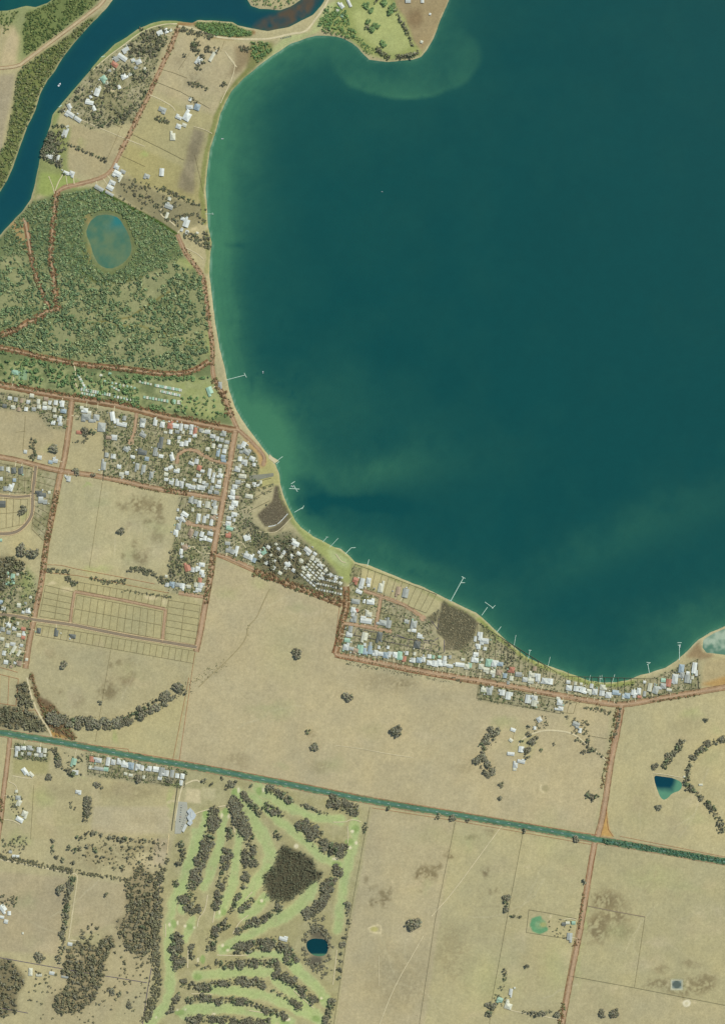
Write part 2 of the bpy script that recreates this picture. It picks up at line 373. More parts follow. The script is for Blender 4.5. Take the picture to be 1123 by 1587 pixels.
# ---------------------------------------------------------------- paint the land cover
LK = [(-60,-60),(1184,-60),(1184,1648),(-60,1648)]
tone = lambda a, b, k: tuple(a[i]*(1-k)+b[i]*k for i in range(3))
PAD = [  # paddock tints: polygon, colour
 ([(-60,120),(24,114),(18,150),(8,200),(4,230),(-10,260),(-60,280)],(168,158,128)),
 ([(-60,20),(30,14),(38,50),(30,100),(-60,102)],(182,172,130)),
 ([(8,70),(26,30),(38,12),(40,30),(30,60),(22,100),(0,100)],(190,176,138)),
 ([(280,52),(330,60),(389,68),(384,96),(350,150),(336,176),(240,140)],(188,176,136)),
 ([(232,150),(336,180),(322,225),(318,300),(190,240),(215,190)],(176,168,122)),
 ([(172,262),(200,276),(250,300),(316,320),(316,345),(270,360),(180,300)],(150,144,108)),
 ([(102,190),(140,200),(200,215),(178,255),(150,278),(110,265),(95,250)],(176,165,126)),
 ([(200,222),(305,268),(312,318),(215,285),(180,255)],(170,162,112)),
 ([(300,198),(318,205),(304,250),(300,300),(276,290),(290,240)],(160,150,118)),
 ([(5,624),(80,640),(108,668),(98,720),(0,700),(-60,696),(-60,620)],(182,170,130)),
 ([(118,628),(160,640),(156,740),(104,730)],(182,172,130)),
 ([(98,745),(276,768),(262,880),(76,880)],(183,175,134)),
 ([(72,888),(276,912),(310,936),(303,1025),(200,1012),(50,975)],(178,170,126)),
 ([(50,990),(298,1030),(290,1068),(230,1090),(190,1118),(90,1118),(56,1075),(45,1035)],(180,171,131)),
 ([(80,1125),(190,1128),(290,1075),(272,1178),(100,1148)],(184,175,130)),
 ([(336,868),(528,942),(518,1015),(530,1026),(740,1062),(945,1100),(935,1180),(920,1290),(560,1236),(275,1180),(303,1015)],(187,175,136)),
 ([(972,1100),(1184,1062),(1184,1340),(948,1290),(932,1285),(950,1180)],(187,177,133)),
 ([(1092,1022),(1184,1014),(1184,1046),(1084,1064)],(178,165,124)),
 ([(576,1254),(704,1274),(650,1648),(500,1648)],(184,173,135)),
 ([(704,1274),(916,1308),(860,1648),(650,1648)],(184,175,132)),
 ([(924,1312),(1184,1352),(1184,1648),(866,1648),(900,1440)],(180,172,130)),
 ([(906,1520),(983,1533),(1184,1572),(1184,1648),(866,1648),(880,1560)],(184,174,133)),
 ([(55,1206),(140,1205),(275,1218),(262,1290),(240,1300),(52,1300),(48,1240)],(184,174,130)),
 ([(144,1250),(266,1250),(262,1292),(142,1292)],(188,177,140)),
 ([(-60,1345),(105,1360),(90,1480),(-60,1470)],(178,166,130)),
 ([(122,1358),(198,1372),(196,1405),(180,1430),(130,1450),(110,1450)],(182,170,132)),
 ([(240,1300),(262,1300),(255,1340),(236,1340)],(186,174,140)),
 ([(20,1150),(78,1165),(75,1200),(20,1200)],(172,166,116)),
]
for p, c in PAD: fill(p, (c[0]-3, c[1]-4, c[2]-1), 2, 1, .25)
# grassy and damp patches
fill([(-60,-60),(150,-60),(140,0),(134,20),(60,72),(40,90),(26,100),(32,60),(20,40),(-60,40)],(128,142,92),3,.75)
fill([(497,40),(520,0),(560,-60),(700,-60),(690,12),(676,45),(652,86),(600,94),(560,80),(540,60)],(150,158,100),2,1)
fill([(545,20),(600,0),(625,30),(640,70),(612,84),(585,76),(556,52)],(170,176,118),3,.9)
fill([(612,-60),(697,-60),(695,0),(672,60),(654,82),(642,66),(628,30),(612,8)],(158,142,108),2,1)
spot(643,28,16,20,(128,108,80),.7,.6)
fill([(440,56),(480,50),(505,8),(520,0),(512,22),(498,46),(470,60),(430,80),(410,98),(404,90)],(176,182,128),2,.9)
fill([(388,66),(425,66),(420,84),(400,102),(380,118),(350,150),(338,180),(330,190),(334,176),(346,150),(380,108)],(124,128,78),2,.9)
stroke([(384,110),(352,146),(336,180),(326,215),(318,250),(312,300),(318,345)],8,(134,136,82),3,.9)
fill([(362,70),(392,74),(386,95),(372,112),(350,120),(366,95)],(146,128,96),3,.8)
stroke([(322,360),(324,400),(322,420)],10,(150,150,98),2,.8)
fill([(240,32),(276,30),(300,34),(268,40),(232,46),(196,70),(150,104),(118,142),(96,168),(84,198),(78,204),(82,180),(110,142),(150,92),(196,56)],(128,146,84),2,.8)
fill([(60,232),(78,200),(110,196),(104,260),(120,290),(90,300),(60,300),(52,320),(54,288)],(138,146,92),2,.9)
fill([(64,268),(105,270),(130,284),(100,290),(86,310),(60,300)],(150,162,94),2,.9)
fill([(112,292),(145,290),(130,300),(108,330),(100,320)],(138,152,84),2,.9)
fill([(-60,380),(0,368),(50,312),(88,300),(100,296),(146,292),(243,342),(274,364),(286,398),(312,424),(324,500),(330,562),(336,600),(355,640),(362,660),(250,640),(120,614),(-60,580)],(116,126,86),2,1)
fill([(270,400),(300,402),(300,416),(276,420)],(166,172,110),2,.8); fill([(316,510),(326,510),(328,545),(320,552)],(160,168,100),2,.8)
fill([(262,592),(300,585),(330,590),(350,635),(330,650),(290,640),(270,615)],(158,164,108),3,.9)
fill([(20,570),(46,572),(44,590),(28,590)],(150,168,126),2,.7)
for x, y, r in ((28,404,12),(38,360,9),(25,430,9),(8,410,8),(60,470,9),(200,445,12),(240,430,16),(215,470,14),(290,520,12),(240,540,14),(140,490,10),(200,495,12),(110,520,10),(40,500,10),(180,540,12),(235,455,9),(262,448,9),(285,545,9)):
    spot(x, y, r*1.5, r*1.1, (168,164,122), .8, .7, 2, N3)
stroke([(0,330),(20,345),(34,372),(50,395)],10,(178,150,104),4,.8,1); spot(38,350,8,12,(196,158,114),.9,.6)
paint(poly_mask([(-60,548),(120,572),(210,584),(328,582),(350,640),(250,636),(110,610),(-60,582)], 3, 1), (160,164,116), .8, N2*.8+N3*1.6)
m_ = poly_mask([(-60,395),(60,400),(100,425),(160,440),(230,425),(272,400),(290,416),(312,428),(324,500),(322,560),(290,580),(200,570),(120,560),(0,540),(-60,520)], 3, 1)
paint(m_, (158,158,114), .7, -N2*.9-N3*1.1-.02)
stroke([(112,400),(128,424),(150,438),(190,436),(220,428)],5,(100,108,60),3,.8)
stroke([(100,498),(150,500),(200,492),(235,470),(262,452)],3,(120,112,60),2,.8); stroke([(180,505),(220,505),(250,515),(290,530),(310,545)],3,(128,124,68),2,.8)
stroke([(130,400),(136,345),(148,328),(170,328),(192,338),(206,362),(211,388),(203,407),(184,419),(160,420),(140,408)],7,(118,126,80),2,.7,2.5,N3+.1); spot(137,340,8,14,(152,140,92),.9,.6)
spot(138,395,5,20,(140,134,84),.9,.6)
stroke([(145,291),(160,296),(200,320),(243,342),(274,362)],4,(72,92,40),1,1,.2)
stroke([(278,37),(300,36),(330,56),(360,58),(392,50)],7,(150,112,74),3,.8)
fill([(560,872),(550,910),(556,912),(600,925),(640,950),(660,960),(668,958),(686,930),(640,906),(590,884)],(186,176,132),1,1,.2)
fill([(440,740),(470,820),(536,858),(548,872),(545,905),(520,900),(500,870),(470,836),(445,800)],(158,166,104),2,.95)
fill([(505,850),(530,856),(542,868),(538,880),(515,870)],(176,184,132),2,.9)
fill([(398,690),(412,700),(428,722),(436,748),(430,752),(424,752),(385,760),(380,730),(410,722)],(176,170,114),2,.9)
fill([(372,672),(404,700),(414,716),(405,726),(396,712),(386,696)],(196,160,106),2,.9)
# reeds / scrub beds
fill([(426.6,752),(433,753),(437,771),(449,796),(440,806),(430,814),(410.5,816),(398,799),(421,778)],(104,96,78),1,1,.5)
fill([(447,796),(452,801),(434,822),(420,826),(414,820),(434,812)],(110,102,80),1,1,.3)
fill([(687,930),(701,938),(719,947),(740,962),(737,980),(731,1011),(711.6,1009),(688.5,1008),(688.5,990),(676,980),(679.6,955),(684,940)],(98,94,74),1,1,.6)
fill([(655,960),(680,944),(678,962),(662,972)],(116,110,84),1,1,.6)
# urban ground
URB = [
 [(-10,606),(110,622),(106,668),(75,662),(60,640),(-10,632)],
 [(116,626),(366,672),(340,770),(160,738),(166,700),(160,690),(162,650),(118,650)],
 [(278,770),(344,778),(318,922),(258,918),(262,880),(272,830)],
 [(370,676),(398,705),(402,726),(396,760),(390,800),(400,830),(395,866),(400,880),(336,858)],
 [(390,812),(420,830),(450,822),(470,838),(500,862),(534,905),(528,930),(440,900),(395,880)],
 [(546,874),(560,880),(560,905),(604,925),(665,962),(690,1010),(712,1012),(710,1045),(524,1012),(534,960)],
 [(712,1010),(738,985),(745,962),(800,1012),(880,1050),(960,1062),(1010,1050),(1084,1020),(1084,1068),(960,1090),(712,1048)],
 [(742,1060),(872,1084),(872,1106),(738,1084)],
 [(-10,714),(54,726),(50,766),(-10,764)], [(56,728),(92,734),(72,840),(50,818)],
 [(-10,870),(44,880),(60,900),(52,950),(40,1030),(-10,1040)],
 [(22,1150),(76,1160),(74,1180),(22,1175)], [(134,1166),(290,1194),(286,1222),(136,1200)],
 [(80,200),(60,240),(95,260),(100,272)], [(92,172),(140,110),(196,68),(248,40),(262,45),(226,150),(205,190),(140,200)],
]
for p in URB: fill(p, (150,144,110), 2, .85, .4)
for p in URB:
    m = poly_mask(p, 2, .4)
    if m: paint(m, (112,116,82), .65, N2+N3*.9+N4*.8); paint(m, (192,182,150), .55, -N2*.6+N3-N4*.8-.1)
for p in (URB[4], URB[13]): paint(poly_mask(p, 2, .4), (112,110,84), .6, N3+.1)
# front lawns along the lake
stroke([(742,960),(770,985),(800,1010),(835,1031),(870,1044),(905,1056),(950,1062),(980,1058)],7,(150,158,90),3,.9,.6,N3+.3)
fill([(28,112),(48,94),(100,60),(134,32),(160,16),(128,52),(108,74),(92,96),(83,112),(72,126),(60,148),(54,170),(40,200),(28,234),(18,262),(9,282),(-2,300),(-60,362),(-60,280),(-10,255),(8,225),(18,180)],(118,126,78),2,1)
fill([(38,88),(36,45),(42,20),(76,6),(150,-60),(180,-60),(150,8),(130,20),(89,52),(56,76)],(116,128,78),2,.9)
fill([(303,35),(333,34),(360,37),(372,44),(392,48),(388,57),(340,57),(318,52),(302,42)],(96,118,70),1,.9)
paint(poly_mask([(302,200),(316,206),(306,250),(300,302),(276,292),(290,240)], 5, 1.6), (126,118,94), .8, N2+N3+.2)
# golf course
GOLF = [(290,1186),(400,1214),(570,1252),(560,1340),(536,1460),(512,1648),(200,1648),(232,1560),(246,1480),(244,1400),(262,1330),(290,1240)]
fill(GOLF, (178,170,128), 2, 1, .3)
paint(poly_mask(GOLF, 2, .3), (156,150,108), .6, N2+N3*1.4-.05)
FAIR = [([(304,1290),(296,1330),(280,1370),(266,1400),(262,1440),(262,1480),(266,1520),(256,1560),(232,1587)],13),
 ([(320,1262),(312,1290),(300,1320),(290,1350),(284,1375),(282,1410)],11),
 ([(346,1262),(342,1290),(338,1320),(326,1350),(316,1376)],11), ([(372,1290),(366,1330),(362,1370),(350,1400),(340,1418)],12),
 ([(370,1232),(384,1255),(398,1280),(412,1305),(420,1325),(412,1350),(392,1376),(368,1400)],16),
 ([(400,1220),(424,1240),(452,1254),(490,1266),(530,1272)],12), ([(390,1232),(430,1268),(465,1300),(500,1330),(525,1340)],13),
 ([(552,1275),(548,1310),(536,1350),(528,1400),(522,1440)],13), ([(484,1374),(470,1400),(440,1420),(400,1440),(370,1460),(346,1472)],15),
 ([(412,1392),(396,1410),(376,1420)],13), ([(305,1512),(340,1510),(380,1505),(420,1505),(440,1530),(470,1552),(498,1580)],13),
 ([(450,1490),(470,1510),(495,1535),(508,1555)],12), ([(385,1480),(430,1478),(450,1492)],10),
 ([(285,1570),(320,1562),(370,1562),(420,1578),(450,1584)],13), ([(320,1534),(370,1535),(420,1545),(460,1565),(490,1580)],12), ([(330,1590),(420,1592)],9),
 ([(300,1425),(292,1440),(286,1455)],10)]
for p, w in FAIR: stroke(p, w*1.5, (182,180,130), 4, .9, .8)
for p, w in FAIR: stroke(p, w*1.15, (175,186,130), 1.2, .85, 1.4, N2+N3+.3)
for p, w in FAIR: stroke(p, w*.6, (162,180,118), 4, .5, 2, N3)
for x, y, rx, ry in ((364,1228,5,8),(401,1226,5,7),(318,1262,5,8),(350,1258,6,7),(551,1285,7,7),(521,1339,8,5),(270,1431,5,8),(294,1436,7,6),(347,1414,5,7),(314,1487,5,8),(350,1470,7,6),(306,1514,8,6),(278,1569,9,5),(490,1579,7,6),(324,1532,7,5),(406,1398,7,5),(541,1305,8,6),(498,1548,5,5),(440,1585,9,4)):
    spot(x, y, rx, ry, (148,168,104), .95, .35, .4)
for x, y, rx, ry in ((370,1225,2.2,5),(408,1224,2,4),(343,1264,2,4.5),(354,1265,2,4),(546,1288,3,3),(552,1306,3,3.5),(543,1314,2.5,3),(520,1331,6,2),(459,1312,4,4),(263,1433,2,4),(276,1430,1.6,4.5),(287,1435,2.6,2.8),(301,1437,2,2),(340,1414,1.8,4),(406,1396,3,3),(345,1465,2.6,3),(353,1473,3,2.2),(307,1488,1.6,4.5),(275,1565,2,1.5),(287,1565,2,1.5),(242,1577,2,2),(332,1571,4,1.8),(498,1547,2.4,2.6),(445,1580,6,3)):
    spot(x, y, rx, ry, (222,212,178), 1, .3, .3)
fill([(289,1222),(311,1224),(311,1245),(287,1244)],(204,190,150),1,1,.3); fill([(312,1220),(334,1222),(333,1240),(314,1239)],(190,180,138),1,1,.3)
spot(492,1468,24,32,(128,118,94),.9,.5,.8); spot(492,1446,14,11,(108,102,84),.9,.4,.4); spot(488,1490,14,10,(96,92,80),.9,.4,.4)
fill([(438,1309),(453,1316),(485,1331),(490,1349),(500,1352),(496,1360),(469,1380),(447,1395),(419,1394),(408,1358),(424,1345),(431,1325)],(88,84,66),2,1,.5)
# woods floor
WOODFLOOR = [
 [(207,1349),(222,1338),(240,1362),(246,1405),(246,1460),(222,1482),(196,1470),(182,1445),(178,1427),(196,1418),(198,1405),(194,1378)],
 [(106,1468),(121,1458),(150,1463),(168,1448),(182,1457),(168,1478),(161,1495),(157,1525),(146,1553),(120,1570),(84,1570),(82,1547),(108,1525),(96,1512),(100,1492)],
 [(-60,1484),(0,1484),(19,1489),(37,1510),(39,1525),(28,1541),(28,1568),(0,1578),(-60,1578)],
 [(-10,1094),(40,1098),(60,1112),(74,1134),(-10,1126)],[(26,1060),(42,1058),(52,1095),(26,1092)],
 [(-10,862),(20,864),(40,872),(36,884),(12,890),(8,916),(-10,918)],
 [(398,842),(450,838),(464,860),(480,870),(462,896),(440,895),(409,884),(400,868)], [(484,880),(508,878),(530,905),(526,926),(488,908)]]
for p in WOODFLOOR: fill(p, (120,112,86), 3, .9, .8)
fill([(190,1335),(240,1330),(262,1420),(236,1500),(160,1590),(60,1590),(90,1480),(170,1440)],(178,164,128),4,.45)
# bracken / bare patches
for x, y, rx, ry, a in ((215,782,17,15,.7),(240,785,14,12,.7),(248,800,7,14,.6),(232,812,9,7,.6),(218,862,14,12,.7),(208,845,7,9,.5),(189,862,5,6,.5),(245,830,10,18,.4),(200,815,5,5,.5),(190,785,9,9,.5),
  (196,1057,11,10,.75),(168,1072,16,11,.7),(205,1050,6,9,.6),(170,1060,8,7,.7),(185,1028,5,6,.6),(173,1033,5,4,.6),(122,1085,11,14,.5),(92,1073,5,5,.5),(203,1026,9,9,.3),(75,1100,8,12,.45),(80,1015,10,8,.4),(68,998,8,9,.3),
  (660,1350,16,14,.7),(648,1357,8,7,.8),(672,1358,9,8,.7),(655,1370,7,6,.6),(678,1343,6,6,.7),(595,1392,9,15,.7),(578,1378,7,7,.6),(568,1363,6,7,.5),(577,1398,7,6,.8),(605,1380,6,7,.5),(752,1350,8,10,.75),(759,1290,8,8,.55),(730,1299,10,6,.5),(695,1325,5.5,6,.7),(652,1382,4,3,.8),
  (760,1382,6,4,.5),(772,1378,4,5,.5),(935,1395,20,18,.8),(950,1400,26,18,.5),(925,1440,22,26,.75),(950,1420,26,10,.7),(960,1440,24,20,.45),(1060,1530,40,18,.6),(1020,1524,22,9,.6),(1095,1522,18,16,.6),(1070,1495,18,6,.5),(1020,1502,14,7,.5),
  (600,1055,50,22,.3),(625,1058,16,8,.4),(480,1140,9,8,.5),(365,1180,24,14,.35),(500,1188,18,10,.3),(690,1080,10,8,.3),(635,1250,20,20,.2),(720,1190,16,10,.2),(300,125,14,10,.4),(275,95,10,8,.3),(150,1330,60,22,.35),(220,1310,50,14,.35),(830,1500,30,40,.15),(700,1480,30,50,.3),(610,1520,60,60,.25),
  (1060,1125,30,12,.2),(1000,1240,30,30,.15),(100,1225,40,12,.2),(200,1225,50,14,.35),(340,1010,40,40,.15),(60,660,20,20,.1),(230,1270,30,8,.2)):
    spot(x, y, rx*1.25, ry*1.25, (132,120,90), min(1, a*1.25), .6, 2.2, N3*1.8+N4*2.2+.12)
for x, y, rx, ry, a in ((134,753,7,3,.8),(180,1138,7,16,.55),(150,882,30,8,.4),(88,765,12,16,.2),(74,694,12,9,.25),(225,236,10,7,.8),(130,222,10,10,.3),(350,920,30,14,.2),(400,905,20,14,.25),(1070,1105,26,10,.3),(440,1005,50,70,.12),(780,1120,30,16,.3),(810,1150,26,30,.25),(905,1420,5,30,.5),(850,1290,30,50,.15),(700,1300,90,20,.1),(120,1206,14,5,.3),(66,1235,24,22,.35),(22,1240,16,18,.3),(30,1265,18,10,.3),(30,1300,26,16,.35),(895,1480,8,60,.3),(266,1240,6,34,.5),(35,795,6,22,.4),(45,905,14,34,.45),(760,1520,60,60,.2),(1010,1360,60,24,.2),(20,1010,12,8,.5),(860,1500,30,60,.22)):
    spot(x, y, rx, ry, (160,172,108), a, .8, 2.5)
for x, y, rx, ry, a in ((172,140,14,4,.9),(165,135,6,3,.8),(182,151,4,3,.9),(105,913,14,7,.8),(82,905,10,3,.8),(235,925,14,5,.8),(256,932,5,8,.6),(112,940,4,5,.9),(254,972,3,8,.9),(735,1048,10,4,.5),(755,1127,14,5,.5),(770,1150,8,18,.3),(845,1222,8,8,.3),(270,1242,5,3,.9),(264,1245,4,3,.8),(36,882,4,16,.7),(20,895,16,3,.5),(24,913,16,4,.6),(1053,1552,4,5,.7),(1077,1555,4,4,.7),(1063,1523,4,6,.7),(1036,1524,3,9,.5),(853,1420,3,3,1),(140,1440,8,10,.4),(120,1482,8,8,.5),(225,1335,20,16,.4),(580,1441,12,8,.3),(385,830,14,8,.4),(385,790,16,10,.5),(300,355,6,4,.6),(660,1000,10,8,.5),(700,1005,6,5,.5),(817,1345,6,4,.4),(608,1368,3,5,.5)):
    spot(x, y, rx, ry, (206,192,154), a, .6, 1.2)
# drained clay pan, tank ring, oval dam of green water with an islet
stroke([(570,1438),(574,1444),(582,1446),(590,1446),(591,1438),(587,1433),(577,1436),(570,1438)],2.2,(212,198,158),1,1,.5); spot(580,1440,8,5,(184,176,112),.9,.5,.5)
spot(845,1222,7,7,(150,142,108),.7,.4,.6); stroke([(838,1217),(837,1224),(841,1229)],2,(210,198,160),1,.9,.2)
stroke([(835,1423),(826,1426),(824,1434),(827,1441),(835,1444),(845,1440)],7.5,(106,154,112),1.2,1,.3); spot(836,1433,12,11,(112,158,116),.8,.3,.3); spot(841,1433,7,5,(164,166,112),1,.5,.3)
# wandering stock tracks, worn gateways and damp hollows give each paddock its own pattern
trk = random.Random(4)
for (x0, y0, x1, y1, n_) in ((345,890,900,1230,13),(60,1000,290,1110,4),(95,760,265,870,4),(585,1270,900,1580,10),(935,1330,1120,1580,8),(975,1110,1120,1300,5),(10,1360,180,1470,4),(60,1210,260,1300,4),(245,60,340,180,4)):
    for _ in range(n_):
        x, y = trk.uniform(x0, x1), trk.uniform(y0, y1); a_ = trk.uniform(0, 6.28); pp = [(x, y)]
        for _k in range(trk.randint(4, 11)):
            a_ += trk.uniform(-.35, .35); x += math.cos(a_)*14; y += math.sin(a_)*14
            if not (x0 < x < x1 and y0 < y < y1): break
            pp.append((x, y))
        if len(pp) > 2: stroke(pp, trk.uniform(.9, 1.8), trk.choice(((200,190,156),(168,156,120),(196,186,150))), 1.2, .5, .5)
    for _ in range(n_*2):
        x, y = trk.uniform(x0, x1), trk.uniform(y0, y1)
        spot(x, y, trk.uniform(8, 40), trk.uniform(6, 26), trk.choice(((198,184,150),(166,160,118),(172,158,126),(160,164,118),(190,174,138))), .32, .9, 3)
spot(1063,1555,7.5,6.5,(226,218,190),1,.25,.5); spot(1063,1555,4,3.5,(204,194,158),.8,.3,.3)
stroke([(1040,1519),(1056,1519),(1056,1533),(1040,1533),(1040,1519)],2.4,(188,190,168),1,.9,.1)
# orange triangle where the two roads join
fill([(933,1240),(938,1240),(941,1275),(944,1288),(950,1297),(925,1296)],(200,160,98),1,1,.1)
fill([(84,1092),(98,1112),(120,1146),(88,1142),(72,1122),(58,1085),(46,1042),(50,1042),(62,1076)],(118,98,74),1,.9,.8)
fill([(72,1128),(86,1136),(110,1145),(82,1142)],(186,146,84),1,1,.4)
fill([(1083,1060),(1123,1048),(1184,1036),(1184,1062),(1110,1066)],(184,146,88),2,.8,.3)
fill([(1060,1018),(1082,994),(1090,1010),(1108,1014),(1100,1020),(1084,1022)],(150,128,96),2,.9,.6)
fill([(540,1022),(600,1034),(700,1054),(700,1062),(620,1050),(540,1034)],(176,168,134),2,.5,.8)
gv = np.clip(1-np.abs(sdf+5)/4.5, 0, 1)*np.clip(.7+N3*2.5, 0, 1)*((XX < 345) & (YY < 330) | (YY > 720) & (XX > 430) & (XX < 1000))*(SDB['lake'] > -12)
G[:] = G*(1-gv[..., None]*.8)+AA((140,146,90))*gv[..., None]*.8
# beach rim
rim = np.clip(1-np.abs(sdf+1.0)/1.5, 0, 1)*.6*np.clip(.6+N3*2.5, .15, 1)
lakeside = (SDB['lake'] > -6) & (SDB['lake'] < 3)
rim = np.where(lakeside, rim, rim*.25)
G[:] = G*(1-rim[..., None])+AA((202,192,158))*rim[..., None]
# broad irregular tone of dry grass and fine speckle
v = 1+N1*.16+N2*.10+N3*.10+N4*.10
G *= v[..., None]
hue = (N2*.05+N1*.05)[..., None]*np.array([1.0, 0.2, -1.6], np.float32)
G *= (1+hue)
# faint mowing / grazing streaks
G *= (1+.012*np.sin((XX*.35+YY*.05)*2.1))[..., None]

# ---------------------------------------------------------------- terrain mesh
def grid_mesh(name, step, keep, zf, colf, mat):
    xs = np.arange(0, CW-1e-3, step); ys = np.arange(0, CH-1e-3, step)
    xi = np.minimum(xs.astype(int), CW-1); yi = np.minimum(ys.astype(int), CH-1)
    def samp(a):      # bilinear
        fx = np.clip(xs-.5, 0, CW-1.001); fy = np.clip(ys-.5, 0, CH-1.001)
        i0 = fx.astype(int); j0 = fy.astype(int); tx = (fx-i0).astype(np.float32); ty = (fy-j0).astype(np.float32)
        if a.ndim == 3: tx = tx[None, :, None]; ty = ty[:, None, None]
        else: tx = tx[None, :]; ty = ty[:, None]
        return (a[j0][:, i0]*(1-tx)+a[j0][:, i0+1]*tx)*(1-ty)+(a[j0+1][:, i0]*(1-tx)+a[j0+1][:, i0+1]*tx)*ty
    K = samp(keep.astype(np.float32)) > .01
    Z = samp(zf) if zf is not None else np.zeros(K.shape, np.float32)
    C = samp(colf)
    px, py = np.meshgrid(xs+X0, ys+Y0)
    V = np.stack([(px-CX)*U, (CY-py)*U, Z], -1).reshape(-1, 3)
    nx = len(xs); idx = np.arange(V.shape[0]).reshape(K.shape)
    q = K[:-1, :-1] | K[1:, :-1] | K[:-1, 1:] | K[1:, 1:]
    F = np.stack([idx[1:, :-1][q], idx[1:, 1:][q], idx[:-1, 1:][q], idx[:-1, :-1][q]], -1)
    used = np.zeros(V.shape[0], bool); used[F.ravel()] = True
    rm = np.cumsum(used)-1
    return link(name, mesh_np(name, V[used], rm[F], mat, C.reshape(-1, 3)[used]))
t = np.clip((-sdf+0.0)/4.0, -1.5, 1)
Zt = np.where(t > 0, GZ*(t*t*(3-2*t)*.6+.4*t), t*1.2).astype(np.float32)
land = sdf < 7
g = grid_mesh('ground', 1.6, land, Zt, G, M['ground']); tag(g, kind='structure')
# water colours: shallows over sand are greener and lighter than the deep middle
def wcol(deep, shallow, t): return AA(deep)*(1-t[..., None])+AA(shallow)*t[..., None]
L = SDB['lake']
n = fbm(50, 77, 4); nn = fbm(16, 88, 3)
def gz(x, y, rx, ry, rot=0):
    c, s = math.cos(R(rot)), math.sin(R(rot))
    dx, dy = XX+nn*24-x, YY+n*30-y
    u = (dx*c+dy*s)/rx; v_ = (-dx*s+dy*c)/ry
    return np.exp(-(u*u+v_*v_))
tt = np.exp(-np.maximum(L, 0)/13)*.50 + np.exp(-np.maximum(L, 0)/60)*.30
west = 1/(1+np.exp((XX-470)/26))
south = 1/(1+np.exp(-(YY-600)/60))
tt = tt*(.55+.65*np.clip(west+south*.6, 0, 1.2)) + .24*west*np.exp(-((L-22)/26)**2)
tt += .62*gz(405,650,45,38,40)+.42*gz(440,690,60,34,45)+.36*gz(560,735,110,30,-8)+.08*gz(680,700,120,60)+.20*gz(630,865,110,16,20)
tt += .20*gz(380,250,40,120)+.14*gz(520,620,90,70)+.10*gz(1080,790,170,40,-26)+.13*gz(930,850,140,30,-28)+.2*gz(1060,960,80,28,-28)
tt += .22*gz(345,300,22,150)+.12*gz(620,128,80,18)
tt -= .22*np.clip(N3*3+n*2-.2, 0, 1)*(gz(420,640,60,120)+gz(470,790,60,40)+gz(350,470,26,120)+gz(640,890,120,26,20))
tt -= .34*gz(395,640,6,30,-40)*0+.30*gz(470,745,22,12,10)+.4*gz(480,775,30,22)+.28*gz(560,775,60,12,8)+.3*gz(362,378,14,4)+.16*gz(385,600,6,26)
shelf = np.clip((37+nn*14+n*16-L)/7, 0, 1)*np.clip((YY-150)/120, 0, 1)*np.clip((590-YY)/60, 0, 1)*west
tt = tt*(1-.12*shelf)+.13*shelf-.05*west*np.clip((YY-150)/120, 0, 1)*(1-shelf)*np.exp(-np.maximum(L-36,0)/40)
# sand bar sweeping round the headland: crisp outer edge
q = np.sqrt(((XX-628-n*8)/122)**2+((YY-86-nn*5)/70)**2)
bar = np.clip((1-q)/.09, 0, 1)*np.clip((q-.25)*1.5, 0, 1)*(.25+.6*np.clip(gz(600,135,75,34), 0, 1)+.45*np.clip(gz(655,150,40,12), 0, 1)+.3*gz(720,100,30,50))
bar *= np.clip((YY-40)/40, 0, 1)
tt = tt+bar*.56+.16*gz(500,80,60,26)
# rippled sand ridges close to the west beach
rid = np.sin(L*.75+nn*9)*np.exp(-np.maximum(L-3, 0)/22)*.09*west
tt += .10*np.clip(np.sin((XX*.5+YY*.866)*.09+n*14)-.6, 0, 1)*np.clip(tt*3, 0, 1)
tt = np.clip(tt+rid+n*.20*np.clip(tt*2+.15, 0, 1)+nn*.16*np.clip(tt*2, 0, 1)+N3*.16*np.clip(tt*2, 0, 1)+N4*.06*np.clip(tt*2+.1, 0, 1), 0, 1)
tt = np.clip(tt+.07*np.clip((820-XX)/500, 0, 1)*np.clip((700-YY)/500, 0, 1)+n*.05, 0, 1)
LC = wcol((5,74,74), (66,124,94), tt)
pale = np.clip(1-np.abs(L-1.6)/1.8, 0, 1)*.7*np.clip(west+.25, 0, 1)*np.clip(.7+N3*2, .2, 1)
LC = LC*(1-pale[..., None])+AA((150,186,164))*pale[..., None]
for sx, sy, ln, an in ((452,748,60,-35),(430,650,70,30),(560,705,60,-12),(810,905,80,-22),(920,810,90,-25),(470,610,60,15)):
    pass
o = grid_mesh('lake_water', 3, (L > -5), None, LC, M['water']); tag(o, kind='structure')
RV = SDB['river']
RC = wcol((12,72,82), (40,98,80), np.clip(np.exp(-np.maximum(RV, 0)/3)*.7+n*.2, 0, 1))
bm = poly_mask([(478,22),(505,-20),(470,-20),(448,12),(424,22),(400,34),(390,46),(414,50),(440,44),(462,32)], 3, .6)
sl, k = bm; k = k*np.clip(.75+N3[sl]*1.6+n[sl]*.8, 0, 1); RC[sl] = RC[sl]*(1-k[..., None]*.85)+AA((98,80,58))*k[..., None]*.85
